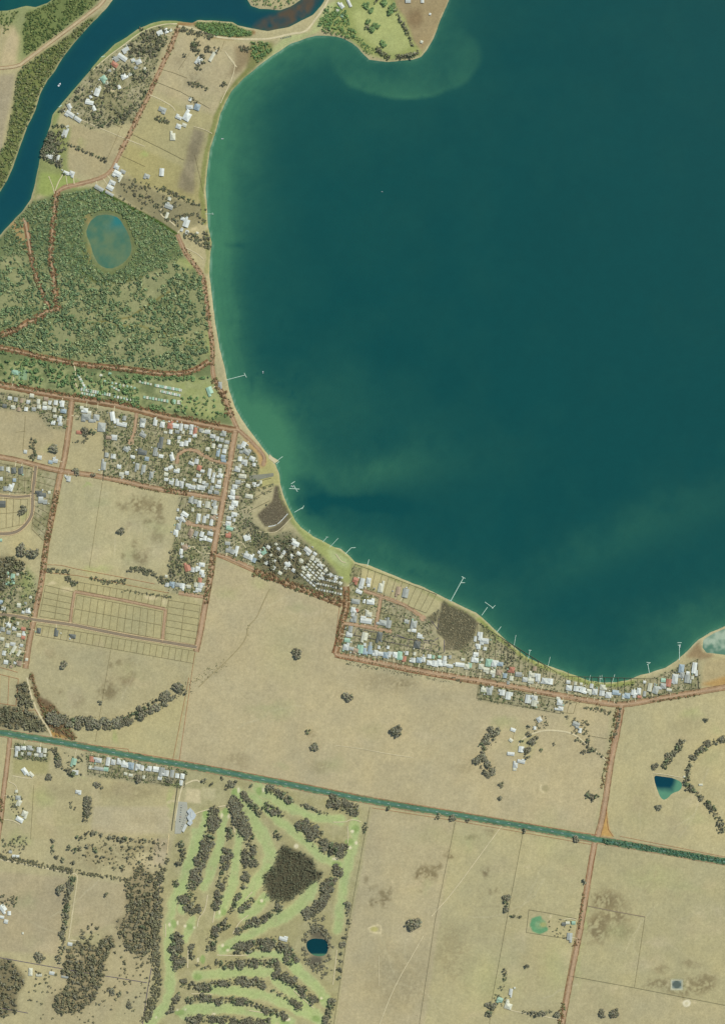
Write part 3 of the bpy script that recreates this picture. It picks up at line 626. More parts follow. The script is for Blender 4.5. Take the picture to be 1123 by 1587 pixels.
# the lagoon and river share the level of the lake, each a sheet of its own
o = grid_mesh('river_water', 2, (RV > -4) & (L < -3), None, RC, M['water']); tag(o, kind='structure')
o = grid_mesh('lagoon_water', 3, (SDB['lagoon'] > -4) & (RV < -5), None, wcol((14,78,80), (44,104,82), np.clip(n+.3, 0, 1)), M['water']); tag(o, kind='structure')
SWN = N3*1.5
SWc = wcol((72,116,96), (102,126,94), np.clip(.4+n+nn+N3*1.4, 0, 1))
edge = np.clip(gz(188,345,14,14)*1.3, 0, 1); SWc = SWc*(1-edge[..., None])+AA((52,124,122))*edge[..., None]
for nm, cc in (('swamp', SWc), ('golf_dam', wcol((6,58,66), (84,130,100), np.clip((1478-YY < 0)*1.0*(XX > 0)*.9, 0, 1))),
               ('farm_dam', wcol((4,62,76), (92,144,116), np.clip(np.maximum((XX-1041+nn*6+(YY-1215)*.3)/9, (YY-1222+nn*8)/8)+.25, 0, 1))),
               ('small_dam', wcol((92,104,96), (150,160,150), np.clip((np.abs(XX-1048)+np.abs(YY-1526)-7)/4, 0, 1))),
               ('wetland', wcol((92,130,110), (168,184,162), np.clip(.5+nn*1.6+N3*2.2+(1-np.clip((YY-985)/26, 0, 1))*.5-.3, 0, 1)))):
    o = grid_mesh(nm+'_water', 1.6, (SDB[nm] > -4) & ((L < -2) if nm == 'wetland' else True), None, cc, M['water']); o.location.z = .06 if nm == 'wetland' else 0; tag(o, kind='structure')
# land and water beyond the mapped square, to the horizon
def rect(name, x0, y0, x1, y1, z, col, mat):
    a = mesh_np(name, np.array([W(x0, y1, z), W(x1, y1, z), W(x1, y0, z), W(x0, y0, z)]), np.array([[0, 1, 2, 3]]), M[mat], np.tile(AA(col), (4, 1)))
    tag(link(name, a), kind='structure')
FAR = 30000
rect('outlying_ground', -FAR, Y0, X0, FAR, GZ-.2, (178,168,130), 'ground')
rect('outlying_ground', X0, Y1, FAR, FAR, GZ-.2, (184,174,133), 'ground')
rect('outlying_ground', X1, 950, FAR, Y1, GZ-.2, (184,174,133), 'ground')
rect('outlying_ground', -FAR, -FAR, 690, Y0, GZ-.2, (140,146,104), 'ground')
rect('outlying_water', 690, -FAR, FAR, Y0, 0, (3,71,73), 'water')
rect('outlying_water', X1, Y0, FAR, 950, 0, (5,72,74), 'water')

# ---------------------------------------------------------------- road sheets
def smooth(pts, k=2):
    for _ in range(k):
        q = [pts[0]]
        for a, b in zip(pts, pts[1:]): q += [(a[0]*.75+b[0]*.25, a[1]*.75+b[1]*.25), (a[0]*.25+b[0]*.75, a[1]*.25+b[1]*.75)]
        pts = q+[pts[-1]]
    return pts
def dense(pts, step):
    out = [pts[0]]
    for a, b in zip(pts, pts[1:]):
        L_ = math.hypot(b[0]-a[0], b[1]-a[1]); n_ = max(1, int(L_/step))
        for i in range(1, n_+1): out.append((a[0]+(b[0]-a[0])*i/n_, a[1]+(b[1]-a[1])*i/n_))
    return out
def normals(p):
    out = []
    for i in range(len(p)):
        a = p[max(0, i-1)]; b = p[min(len(p)-1, i+1)]
        dx, dy = b[0]-a[0], b[1]-a[1]; l = math.hypot(dx, dy) or 1
        out.append((-dy/l, dx/l))
    return out
def sheet(name, pts, w, mat, z, jit=0.0, off=0.0, kind='structure', parent=None):
    p = dense(smooth(pts), 3); nn_ = normals(p); v = []; f = []
    for i, ((x, y), (a, b)) in enumerate(zip(p, nn_)):
        w1 = w/2+random.uniform(-jit, jit); w2 = w/2+random.uniform(-jit, jit)
        v += [W(x+a*(w1+off), y+b*(w1+off), z), W(x+a*(off-w2), y+b*(off-w2), z)]
        if i: k = 2*i; f.append((k-2, k-1, k+1, k))
    o = link(name, mesh(name, v, f, M[mat]), parent)
    if kind and not parent: tag(o, kind=kind)
    return o
zi = 0
for nm, (pts, w, mat) in ROADS.items():
    zi += 1; z = GZ+.10+zi*.012
    name = {'pippins': 'lane', 'spit_road': 'causeway_road', 'bank_walk': 'footpath', 'farm_track': 'track', 'hedge_road': 'lane'}.get(nm, 'road')
    if mat == 'cream':
        sheet(name, pts, w, mat, z, .25)
    elif mat == 'rust':
        sheet('road_verge', pts, w+3.0, 'rust', z, .8); sheet(name, pts, w*.55, 'verge', z+.7, .35)
        sheet('road_surface', pts, 2.0, 'street', z+1.2, .1)
    elif mat == 'verge':
        sheet('road_verge', pts, w+2.2, 'verge', z, .5); sheet('road_surface', pts, w*.45, 'street', z+.7, .2)
    elif mat == 'pale':
        sheet('road_verge', pts, w+1.0, 'verge', z, .25); sheet('road_surface', pts, w*.75, 'pale', z+.7, .2)
    elif mat == 'street':
        sheet('road_verge', pts, w+1.2, 'verge', z, .25); sheet('road_surface', pts, w*.62, 'street', z+.7, .1)
    else:
        sheet('road_verge', pts, w+1.6, 'verge', z, .2); sheet('road_surface', pts, w*.7, 'asphalt', z+.7, .1)
        sheet('kerb', pts, .7, 'edge_cream', z+.8, 0, off=w*.5); sheet('kerb', pts, .7, 'edge_cream', z+.8, 0, off=-w*.5)
for nm in ('centre_street', 'main_road', 'west_street', 'lake_road', 'water_view', 'grand_view', 'middle_road', 'south_west_road', 'estate_west'):
    pts, w, mat = ROADS[nm]
    for sd in (-1, 1):
        zi += 1; sheet('ditch', pts, .6, 'rust', GZ+.45+zi*.012, .3, off=sd*(w/2+.7))
for x, y, r in ((203,685,5),(292,811,4.5),(655,958,5)):
    v = [W(x+r*math.cos(i*math.pi/8), y+r*math.sin(i*math.pi/8), GZ+1.35) for i in range(16)]
    tag(link('road_end', mesh('road_end', v, [tuple(reversed(range(16)))], M['street'])), kind='structure')
sheet('highway_verge', HIGHWAY, 9.6, 'green_verge', GZ+.9, 1.0)
sheet('highway', HIGHWAY, 4.4, 'highway', GZ+1.5, .15)
sheet('highway_verge_edge', HIGHWAY, 1.2, 'verge', GZ+.8, .4, off=5.4); sheet('highway_verge_edge', HIGHWAY, 1.2, 'verge', GZ+.8, .4, off=-5.4)
# dashed centre line, one sheet
p = dense(smooth(HIGHWAY), 5); nn_ = normals(p); v = []; f = []
for i in range(0, len(p)-1, 3):
    (x, y), (a, b) = p[i], nn_[i]; x2 = x+(p[i+1][0]-x)*.8; y2 = y+(p[i+1][1]-y)*.8; k = len(v)
    v += [W(x+a*.14, y+b*.14, GZ+1.6), W(x-a*.14, y-b*.14, GZ+1.6), W(x2-a*.14, y2-b*.14, GZ+1.6), W(x2+a*.14, y2+b*.14, GZ+1.6)]; f.append((k, k+1, k+2, k+3))
tag(link('centre_line', mesh('centre_line', v, f, M['line'])), kind='structure')
for pts, w, mat in EXTRA_LINES:
    zi += 1; sheet('track' if mat != 'line' else 'boardwalk', pts, w, mat, GZ+.10+zi*.012, .15)
def slab(name, pts, mat, z):
    v = [W(x, y, z) for x, y in pts]
    tag(link(name, mesh(name, v, [tuple(range(len(v)))] if sum((pts[i][0]*pts[(i+1) % len(pts)][1]-pts[(i+1) % len(pts)][0]*pts[i][1]) for i in range(len(pts))) < 0 else [tuple(reversed(range(len(v))))], M[mat])), kind='structure')
slab('car_park', [(277,1242),(290,1243),(292,1262),(290,1272),(284,1286),(280,1292),(271,1292),(272,1275)], 'carpark', GZ+1)
slab('tennis_court', [(30,571),(43,573),(42,589),(29,588)], 'court', GZ+.8)
slab('concrete_slab', [(386,737),(424,733),(424,738),(400,744),(388,745)], 'slab', GZ+.8)
slab('boat_ramp', [(418,704),(422,708),(432,714),(426,718),(416,710)], 'cream', GZ+.3)

# ---------------------------------------------------------------- foliage
rs = np.random.RandomState(5)
OCT_V = np.array([(1,0,0),(-1,0,0),(0,1,0),(0,-1,0),(0,0,1),(0,0,-1)], float)
OCT_F = np.array([(0,2,4),(2,1,4),(1,3,4),(3,0,4),(2,0,5),(1,2,5),(3,1,5),(0,3,5)])
TOP_F = OCT_F
def clumps(cen, rad, col, jit=.28, tris=TOP_F):
    """many small ragged leaf clumps: centres (n,3), radii (n,3), colours (n,3)"""
    n_ = len(cen)
    v = OCT_V[None]*rad[:, None, :]*(1+rs.uniform(-jit, jit, (n_, 6, 1)))
    a = rs.uniform(0, 6.28, n_); c, s = np.cos(a)[:, None], np.sin(a)[:, None]
    x = v[..., 0]*c-v[..., 1]*s; y = v[..., 0]*s+v[..., 1]*c
    z = v[..., 2]+rs.uniform(-.25, .25, (n_, 6))*rad[:, 2:3]
    V = np.stack([x, y, z], -1)+cen[:, None, :]
    F = tris[None]+(np.arange(n_)*6)[:, None, None]
    return V.reshape(-1, 3), F.reshape(-1, 3), np.repeat(col, 6, 0)
def crown_mesh(name, col, k=42, flatk=.45, seed=0):
    """unit crown: radius 1, sits from z=.35 to 1.5"""
    rs.seed(seed)
    lobes = rs.uniform(-.5, .5, (5, 2)); lr = rs.uniform(.38, .62, 5)
    cen = []; rad = []; cl = []
    while len(cen) < k:
        i = rs.randint(5); d = rs.normal(size=3); d /= np.linalg.norm(d); d *= rs.uniform(.45, 1)**.5
        cc = np.array([lobes[i][0]+d[0]*lr[i], lobes[i][1]+d[1]*lr[i], .85+d[2]*lr[i]*flatk*1.2])
        if math.hypot(cc[0], cc[1]) > .95: continue
        r = rs.uniform(.10, .21)
        cen.append(cc); rad.append((r, r, r*.7)); cl.append(np.array(col)*rs.uniform(.72, 1.3)*np.array([rs.uniform(.92, 1.1), 1, rs.uniform(.85, 1.1)]))
    V, F, C_ = clumps(np.array(cen), np.array(rad), np.array(cl))
    return mesh_np(name, V, F, M['leaf'], C_)
FB = 1.8     # leaf reflectance against the colour of a whole crown, which is partly its own shade
def A2(r, g, b): return tuple(FB*q for q in A(r, g, b))
OLIVE = A2(103, 101, 84); GREEN = A2(94, 116, 76); RUSTL = A2(114, 90, 66); GREYL = A2(108, 106, 88); DARK = A2(96, 95, 79); LIGHTG = A2(124, 136, 88)
PALC = dict(O=OLIVE, G=GREEN, R=RUSTL, Y=GREYL, D=DARK, L=LIGHTG)
PALN = dict(O='olive', G='green', R='russet', Y='grey-green', D='dark olive', L='light green')
CROWN = {k: [crown_mesh('crown', PALC[k], 95, seed=100*i+ord(k)) for i in range(4)] for k in PALC}
def trunk_mesh():
    v = []; f = []
    def tube(a, b, r0, r1):
        k = len(v)
        for (c, r) in ((a, r0), (b, r1)):
            for i in range(5): v.append((c[0]+r*math.cos(i*1.2566), c[1]+r*math.sin(i*1.2566), c[2]))
        for i in range(5): j = (i+1) % 5; f.append((k+i, k+j, k+5+j, k+5+i))
    tube((0,0,-.2), (0,0,.5), .07, .05)
    for an in (0.4, 2.5, 4.6): tube((0,0,.45), (.4*math.cos(an), .4*math.sin(an), .95), .045, .02)
    return mesh('trunk', v, f, M['bark'])
TRUNK = trunk_mesh()
def ordw(n_):
    w_ = ['zeroth','first','second','third','fourth','fifth','sixth','seventh','eighth','ninth','tenth']
    if n_ < 11: return w_[n_]
    return str(n_)+({1:'st',2:'nd',3:'rd'}.get(n_ % 10, 'th') if n_ % 100 not in (11,12,13) else 'th')
UNDER = []
TREES = []   # (radius, x, y, palette, label, group)
def belt(pts, w, desc, pal='O', r=None, dens=1.0, frm='north'):
    w = w*(1.22 if pal == 'D' else 1.05); p = dense(pts, 1.0); n_ = normals(p); L_ = len(p)
    r0 = r or min(6.0, max(2.6, w*.40)); step = r0*1.35/dens; i = 0.0; out = []
    rows = max(1, int(round(w/(r0*1.35))))
    while i < L_:
        for k in range(rows):
            o_ = ((k+.5)/rows-.5)*w*.9+random.uniform(-.6, .6) if rows > 1 else random.uniform(-.12, .12)*w
            j = min(L_-1, max(0, int(i+random.uniform(-1.2, 1.2))))
            out.append((p[j][0]+n_[j][0]*o_, p[j][1]+n_[j][1]*o_, r0*random.choice((.55, .7, .85, 1, 1.12, 1.3))*random.uniform(.9, 1.1)))
        i += step
    UNDER.append((pts, w)); keepers = out if len(out) < 5 else [q_ for q_ in out if random.random() > .07]; out = keepers
    key = (lambda t_: t_[1]) if frm == 'north' else (lambda t_: t_[0])
    out.sort(key=key)
    for q_, (x, y, rr) in enumerate(out):
        TREES.append((rr, x, y, pal, '%s tree, %s from %s in %s' % (PALN[pal], ordw(q_+1), frm, desc), 'trees of '+desc))
def lone(x, y, r, desc, pal='O'): TREES.append((r*1.15, x, y, pal, '%s tree %s' % (PALN[pal], desc), None))
belt([(80,1112),(100,1118),(130,1120),(165,1122),(190,1119),(215,1105),(240,1092),(262,1079),(285,1068),(297,1066)],17,'the creek belt bending through the western paddock','O',6.2,1,'west')
belt([(328,1256),(333,1269),(325,1287),(320,1313),(311,1336),(304,1358),(298,1376)],14,'the long golf belt south of the clubhouse','D',5)
belt([(281,1307),(286,1322),(279,1340)],9,'the short golf belt below the car park','O',4)
belt([(272,1366),(273,1372)],8,'the pair on the westernmost fairway','O',4)
belt([(356,1284),(356,1300)],8,'the small clump beside the gravel golf path','D',4)
belt([(354,1320),(349,1340),(347,1358),(342,1376)],13,'the second golf belt east of the clubhouse','D',5)
belt([(358,1243),(366,1250),(371,1262),(376,1276),(385,1296),(391,1305),(385,1322),(389,1340)],17,'the widest golf belt inside the curving path','D',5.4)
belt([(382,1356),(378,1374)],8,'the narrow clump at the foot of the widest golf belt','O',4)
belt([(351,1222),(356,1216),(366,1210)],7,'the clump at the golf course road corner','O',4,1,'west')
belt([(378,1233),(385,1238),(391,1245),(398,1256),(406,1266)],9,'the slanting golf belt near the highway','O',4)
belt([(412,1248),(431,1257),(440,1262)],10,'the oval golf clump beneath the first green','D',4.6,1,'west')
belt([(417,1222),(424,1227),(432,1230),(447,1236),(450,1242)],12,'the golf clumps nearest the highway bend','O',4.8,1,'west')
belt([(467,1247),(480,1250),(493,1258),(509,1261)],7,'the line of golf trees bordering the top fairway','O',4,1,'west')
belt([(513,1240),(525,1246),(540,1251),(556,1256)],14,'the dense wood against the highway fence','D',5,1,'west')
belt([(463,1280),(480,1284),(489,1300),(504,1313),(525,1318),(538,1316)],15,'the bent golf belt west of the round green','D',5.2,1,'west')
belt([(427,1291),(434,1301)],8,'the clump at the plantation tip','O',4)
belt([(525,1345),(518,1358),(507,1374),(504,1388),(496,1401),(482,1412),(472,1419)],13,'the golf belt leading down to the dam','D',5)
belt([(288,1388),(300,1400),(296,1412)],22,'the round golf wood in the western fairways','D',5.2)
belt([(340,1386),(334,1401),(331,1408)],11,'the short golf belt above the bunkered green','D',4.6)
belt([(372,1384),(363,1402),(356,1414)],8,'the thin slanting golf belt south of the path','O',4)
belt([(392,1394),(374,1412)],10,'the slanting clump at the southern golf path','O',4.2)
belt([(353,1430),(340,1438),(331,1452),(325,1472)],13,'the hooked golf belt in mid course','D',4.8)
belt([(436,1405),(418,1417),(404,1426),(385,1433),(369,1445)],9,'the long slanting golf belt under the plantation','D',4.4,1,'west')
belt([(274,1450),(274,1472),(277,1491),(279,1502)],15,'the upright golf wood by the western fairway','D',5)
belt([(299,1463),(298,1484),(311,1500),(327,1497)],7,'the scattered clumps around the small green','O',4)
belt([(366,1471),(387,1468),(408,1461),(429,1461),(441,1468),(450,1482),(458,1494)],14,'the golf belt curving below the maintenance shed','D',5,1,'west')
belt([(336,1491),(350,1496),(367,1493),(385,1491),(404,1490),(430,1494)],11,'the first of the southern crosswise golf belts','D',4.6,1,'west')
belt([(284,1524),(300,1528),(320,1527),(339,1523),(362,1521),(385,1520),(412,1524)],10,'the second of the southern crosswise golf belts','D',4.6,1,'west')
belt([(279,1540),(272,1552),(262,1570)],8,'the clump at the western end of the crosswise belts','O',4)
belt([(292,1549),(316,1544),(339,1549),(362,1549),(383,1552),(399,1558),(413,1564),(431,1570),(444,1576)],9,'the third of the southern crosswise golf belts','D',4.4,1,'west')
belt([(293,1580),(316,1578),(343,1577),(365,1582),(385,1584),(420,1583)],10,'the lowest crosswise golf belt','D',4.4,1,'west')
belt([(430,1508),(445,1517),(462,1528),(475,1542),(487,1552)],11,'the slanting golf belt south of the shed','D',4.8,1,'west')
belt([(424,1534),(442,1545),(455,1553),(470,1562)],7,'the spaced row in the south-eastern fairways','D',4.8,.55,'west')
belt([(516,1551),(510,1570),(505,1584)],11,'the corner wood at the golf boundary','O',4.4)
belt([(540,1403),(541,1430),(531,1462),(528,1492),(524,1516)],7,'the spaced row on the eastern golf fence','O',4.6,.5)
belt([(566,1276),(565,1290)],5,'the fence clump beside the round green','D',3.4)
belt([(764,1133),(758,1147),(747,1158)],16,'the northern half of the big paddock grove','O',5.6)
belt([(742,1173),(753,1191),(763,1200)],17,'the southern half of the big paddock grove','O',5.6)
belt([(1056,1148),(1050,1160),(1039,1169),(1033,1180),(1027,1190)],8,'the slanting belt north of the farm dam','O',4)
belt([(1126,1144),(1098,1153),(1079,1167),(1067,1185),(1064,1203),(1066,1219),(1079,1229),(1092,1240),(1104,1254),(1112,1270),(1120,1288)],9,'the curved belt east of the farm dam','O',4)
belt([(112,1360),(108,1382),(102,1418),(96,1469),(90,1494)],8,'the shelter belt beside the cream farm track','O',4)
belt([(89,1168),(93,1182),(102,1194),(112,1198)],8,'the curving belt south of the highway','O',4.2)
belt([(137,1240),(135,1252),(134,1264),(132,1276)],9,'the upright belt in the south-western paddock','O',4.6)
belt([(893,1146),(909,1156),(921,1163),(932,1172)],5,'the avenue along the farm driveway','O',2.8,1,'west')
belt([(785,1392),(785,1402),(783,1413)],7,'the short fence row north of the oval dam','O',4.6)
belt([(790,1420),(808,1421)],5,'the row pointing to the oval dam','O',3,1,'west')
belt([(782,1505),(781,1517),(778,1523),(776,1531)],6,'the row above the southern farmhouse','D',3.8,.8)
belt([(812,1567),(828,1571),(838,1571),(850,1567),(864,1574)],8,'the row along the southern farm driveway','O',4.2,.8,'west')
belt([(758,1556),(764,1562),(756,1574)],8,'the clump west of the southern farmhouse','O',4)
belt([(912,1140),(910,1152),(914,1165)],3,'the edge of the eastern homestead','O',3) 
belt([(910,1230),(920,1234),(924,1240)],13,'the grove west of the straight gravel road','Y',5)
belt([(105,222),(124,230),(145,240),(167,249)],4,'the planted row below the north-western river houses','D',3.2,.9,'west')
for x, y, r, d in ((461,1012,7,'standing alone in the big paddock nearest the shore estate'),(539,1080,7.5,'standing alone south-west of the lake road corner'),(611,1132,8.5,'standing alone at the middle of the big paddock'),
 (488,1155,6,'larger of the pair in the lower big paddock'),(478,1134,4,'smaller of the pair in the lower big paddock'),(100,1030,6,'alone in the paddock below the empty lots'),(157,1087,4,'alone just north of the creek belt'),
 (642,1432,9,'alone and large in the paddock east of the golf course'),(635,1436,6,'leaning against the large lone tree east of the golf course'),(815,1495,4,'alone south of the oval dam'),(932,1570,5.5,'left of the pair in the south-eastern corner paddock'),(951,1569,6,'right of the pair in the south-eastern corner paddock'),
 (1018,1250,5,'alone below the farm dam'),(1014,1187,5,'alone above the left end of the farm dam'),(1092,1116,4,'alone in the eastern paddock below the last houses'),(95,1377,7,'alone beside the shelter belt in the south-western field'),(165,1386,3.6,'alone in the field east of the farm track'),
 (63,1482,7,'alone at the foot of the south-western field'),(186,823,6,'alone in the fenced paddock west of the court'),(33,854,8,'left of the round pair beside the west loop street'),(35,848,6,'behind the left round pair tree by the west loop'),(51,857,8,'right of the round pair beside the west loop street'),
 (36,791,6,'alone inside the bend of the west loop street'),(86,697,7,'alone north of the middle road junction'),(134,668,6,'beside the terracotta shed west of the long white roof'),(145,669,4.5,'right of the tree near the terracotta shed'),(119,731,5,'on the corner of the middle road and western street'),(145,735,4,'on the middle road verge'),
 (819,1138,4,'north of the farm sheds drive'),(822,1149,6,'above the grey farm shed'),(817,1163,5,'right beside the square farm shed'),(816,1172,4,'below the square farm shed'),(808,1148,3,'on the bend of the farm drive'),(831,1143,3,'on the south side of the farm drive'),(858,1153,2.4,'tiny and alone inside the farm drive arc'),
 (838,1162,2.8,'small and alone right of the farm sheds'),(776,1216,4,'small and alone south of the big paddock grove'),(774,1237,3.6,'lowest lone tree south of the big paddock grove'),(904,1166,4,'alone below the farm driveway avenue'),(878,1111,3,'alone under the south side lake road houses'),(819,1126,3,'just west of the round garden farmhouse'),
 (774,1237,3,'beside the lowest lone tree of the big paddock'),(905,1365,4,'on the western verge of the southern straight road'),(286,86,3,'alone in the northern headland paddock'),(75,1205,5,'beside the south-western homestead paddock'),(151,1216,5,'left of the small pair near the upright belt'),(133,1263,3,'inside the upright belt'),
 (158,1220,2.8,'right of the small pair near the upright belt'),(110,1243,2.6,'first of three tiny trees below the white paddock shed'),(111,1250,2.4,'second of three tiny trees below the white paddock shed'),(117,1253,2.4,'third of three tiny trees below the white paddock shed'),(300,66,3,'near the northern paddock hollow'),
 (185,1540,4,'left of the small pair west of the golf belt') ,(174,1536,5,'alone east of the southern woodland'),(201,1557,4.6,'alone near the southern golf boundary'),(264,1208,5,'behind the end house of the highway row'),(215,1206,6,'behind the middle of the highway row'),(345,1205,3,'above the first golf corner clump'),
 (328,1213,4,'beside the car park entrance gardens'),(316,1210,4.5,'left beside the car park entrance gardens'),(388,1216,3.5,'on the highway side of the golf course'),(602,1253,4.5,'on the highway fence in the eastern field, western one'),(678,1264,4.5,'on the highway fence in the eastern field, middle one'),(703,1268,5,'on the highway fence in the eastern field, eastern one'),
 (725,1271,3,'on the highway fence near the pale track'),(813,1287,4,'on the highway fence at the third field boundary'),(892,1300,5,'on the highway fence near the road junction'),(475,1270,3,'beside the top golf fairway'),(500,1290,4,'beside the bent golf belt')):
    lone(x, y, r, d)
for x, y in ((82,1303),(81,1312),(82,1319),(89,1327),(99,1332),(113,1337)): lone(x, y, 3.6, {1303:'at the top of the small arc in the scrub paddock',1312:'second down the small arc in the scrub paddock',1319:'third down the small arc in the scrub paddock',1327:'fourth down the small arc in the scrub paddock',1332:'fifth along the small arc in the scrub paddock',1337:'at the lower end of the small arc in the scrub paddock'}[y])
belt([(122,1297),(133,1300),(132,1289),(150,1291),(162,1296),(175,1297),(190,1299),(198,1299),(212,1302),(226,1303),(240,1304),(250,1308)],7,'the ragged line across the top of the scrub paddock','O',3.8,.75,'west')
belt([(109,1313),(118,1317),(145,1309),(148,1317),(158,1317),(165,1308),(174,1313),(192,1311),(213,1315),(222,1311)],4,'the second ragged line in the scrub paddock','O',3.8,.55,'west')
belt([(131,1325),(160,1329),(175,1331),(195,1331),(200,1328),(217,1338),(237,1327)],3,'the third ragged line in the scrub paddock','O',3.6,.5,'west')
belt([(178,1345),(193,1341),(190,1352)],3,'the clump at the scrub paddock foot','O',3.4,.8,'west')
belt([(216,1434),(228,1440)],3,'the fringe of the woodland','O',4) 
# headland clumps
for (x, y, r, nm_) in ((573,35,5,'the first park clump on the headland'),(577,44,6,'the first park clump on the headland'),(570,47,4.5,'the first park clump on the headland'),(582,40,5,'the first park clump on the headland'),
    (568,10,5,'the second park clump on the headland'),(574,16,5,'the second park clump on the headland'),(599,6,6,'the third park clump on the headland'),(604,16,6,'the third park clump on the headland'),(596,0,5,'the third park clump on the headland'),(609,12,5,'the third park clump on the headland'),(594,67,5,'standing alone on the headland lawn')):
    TREES.append((r*.9, x, y, 'G', 'green tree %s%s' % ('' if 'alone' in nm_ else 'at %d metres east in ' % 0, nm_), 'headland park trees'))
TREES = [t_ for t_ in TREES if not (t_[5] == 'headland park trees')]
for i, (x, y, r, d) in enumerate(((571,33,5,'uppermost of the central headland clump'),(577,44,6,'lowest of the central headland clump'),(569,42,4.6,'left of the central headland clump'),(583,39,5,'right of the central headland clump'),(568,8,5,'upper one of the left headland pair'),(575,16,5,'lower one of the left headland pair'),
    (595,3,6,'top left of the right headland clump'),(604,17,6,'lowest of the right headland clump'),(610,8,5,'right side of the right headland clump'),(594,67,5,'alone on the headland lawn'),(583,3,3.6,'between the two upper headland clumps'))): lone(x, y, r*.95, d, 'G')
belt([(613,14),(622,34),(634,56),(640,72)],5,'the fence line down the headland','G',3)
belt([(583,76),(594,84),(603,88)],8,'the shore thicket at the headland tip, west part','G',3.2,1,'west')
belt([(614,88),(628,87),(642,85),(650,80)],7,'the shore thicket at the headland tip, east part','G',3.2,1,'west')
TREES.sort(key=lambda t_: -t_[0])
IND, REST = TREES[:300], TREES[300:]
seen = {}
for i, (r, x, y, pal, lab, grp) in enumerate(IND):
    t_ = empty('tree', W(x, y, GZ), random.uniform(0, 6.28)); h = r*U*1.22
    cr = link('crown', CROWN[pal][i % 4], t_); cr.scale = (h, h*random.uniform(.85, 1.1), h*random.uniform(.42, .6)); cr.rotation_euler = (0, 0, random.uniform(0, 6.28))
    tr = link('trunk', TRUNK, t_); tr.scale = (h, h, h*.7)
    if len(lab.split()) > 16: lab = lab.replace(' in the ', ', ')
    if lab in seen: lab += ' again'
    seen[lab] = 1
    tag(t_, lab, 'tree', grp)
    if len(lab.split()) > 16: print('LONG', lab)
    if lab.endswith('again'): print('DUP', lab)
# masses of foliage: thousands of crowns, one object per wood
def mass(name, label, pts_r, cols, cat='woodland', k=7, hgt=.6, z0=GZ):
    """pts_r: array (n,3) x,y,radius in plan units"""
    pts_r = np.array(pts_r); n_ = len(pts_r)
    if n_ == 0: return
    a = rs.uniform(0, 6.28, (n_, k)); d = np.sqrt(rs.uniform(0, 1, (n_, k)))*.72
    r = pts_r[:, 2:3]
    cx = pts_r[:, 0:1]+np.cos(a)*d*r; cy = pts_r[:, 1:2]+np.sin(a)*d*r
    zz = z0+(1.0+rs.uniform(.0, .9, (n_, k))-d*.5)*r*U*hgt
    cen = np.stack([(cx-CX)*U, (CY-cy)*U, zz], -1).reshape(-1, 3)
    rr = (r*U*rs.uniform(.24, .46, (n_, k))).reshape(-1)
    rad = np.stack([rr, rr, rr*.8], -1)
    cols = np.array(cols); ci = rs.randint(0, len(cols), n_)
    cc = cols[ci][:, None, :]*rs.uniform(.78, 1.25, (n_, 1, 1))*rs.uniform(.75, 1.28, (n_, k, 1))
    V, F, C_ = clumps(cen, rad, cc.reshape(-1, 3), tris=OCT_F[:4] if k < 5 else OCT_F)
    o_ = link(name, mesh_np(name, V, F, M['leaf'], C_)); tag(o_, label, cat, None, 'stuff')
    return o_
ROADPTS = []
for nm, (pts, w, mat) in ROADS.items(): ROADPTS.append((pts, w))
occ = np.zeros((CH, CW), bool)     # cells taken by roads, houses and water
for pts, w in ROADPTS:
    m_ = line_mask(pts, w*.8, .8, 0)
    if m_: occ[m_[0]] |= m_[1] > .4
m_ = line_mask(HIGHWAY, 10, .8, 0); occ[m_[0]] |= m_[1] > .4
occ |= sdf > -.8
def free(x, y):
    i, j = int(y-Y0), int(x-X0)
    return 0 <= i < CH and 0 <= j < CW and not occ[i, j]
def scatter(poly, n_, r0, r1, noise_f=None, thr=-9, road=False):
    xs = [q_[0] for q_ in poly]; ys = [q_[1] for q_ in poly]; out = []; tries = 0
    x0, x1, y0, y1 = max(X0+1, min(xs)), min(X1-2, max(xs)), max(Y0+1, min(ys)), min(Y1-2, max(ys))
    while len(out) < n_ and tries < n_*6:
        tries += 1
        x, y = random.uniform(x0, x1), random.uniform(y0, y1)
        if not pip(x, y, poly) or (not road and not free(x, y)): continue
        if noise_f is not None and noise_f[int(y-Y0), int(x-X0)] < thr+random.uniform(-.06, .06): continue
        out.append((x, y, random.uniform(r0, r1)))
    return out
def strip(pts, w, n_, r0, r1):
    p = dense(pts, 1); nr = normals(p); out = []
    for _ in range(n_):
        j = random.randrange(len(p)); o_ = random.uniform(-w/2, w/2)
        out.append((p[j][0]+nr[j][0]*o_, p[j][1]+nr[j][1]*o_, random.uniform(r0, r1)))
    return out

# ---------------------------------------------------------------- buildings
BUILD = []
def houses(region, direc, ang, data, kind='house'):
    L_ = []
    for it in data.split(';'):
        it = it.strip()
        if not it: continue
        q_ = it.split(','); x, y, c = float(q_[0]), float(q_[1]), q_[2]
        w = float(q_[3]) if len(q_) > 3 else random.uniform(5.6, 7.2)
        d = float(q_[4]) if len(q_) > 4 else random.uniform(4.6, 6.4)
        a = float(q_[5]) if len(q_) > 5 else ang+random.choice((0, 0, 90))
        L_.append((x, y, c, w, d, a))
    L_.sort(key=(lambda t_: t_[0]) if direc == 'west' else (lambda t_: t_[1]))
    for i, h in enumerate(L_): BUILD.append((h, region, direc, i+1, kind))
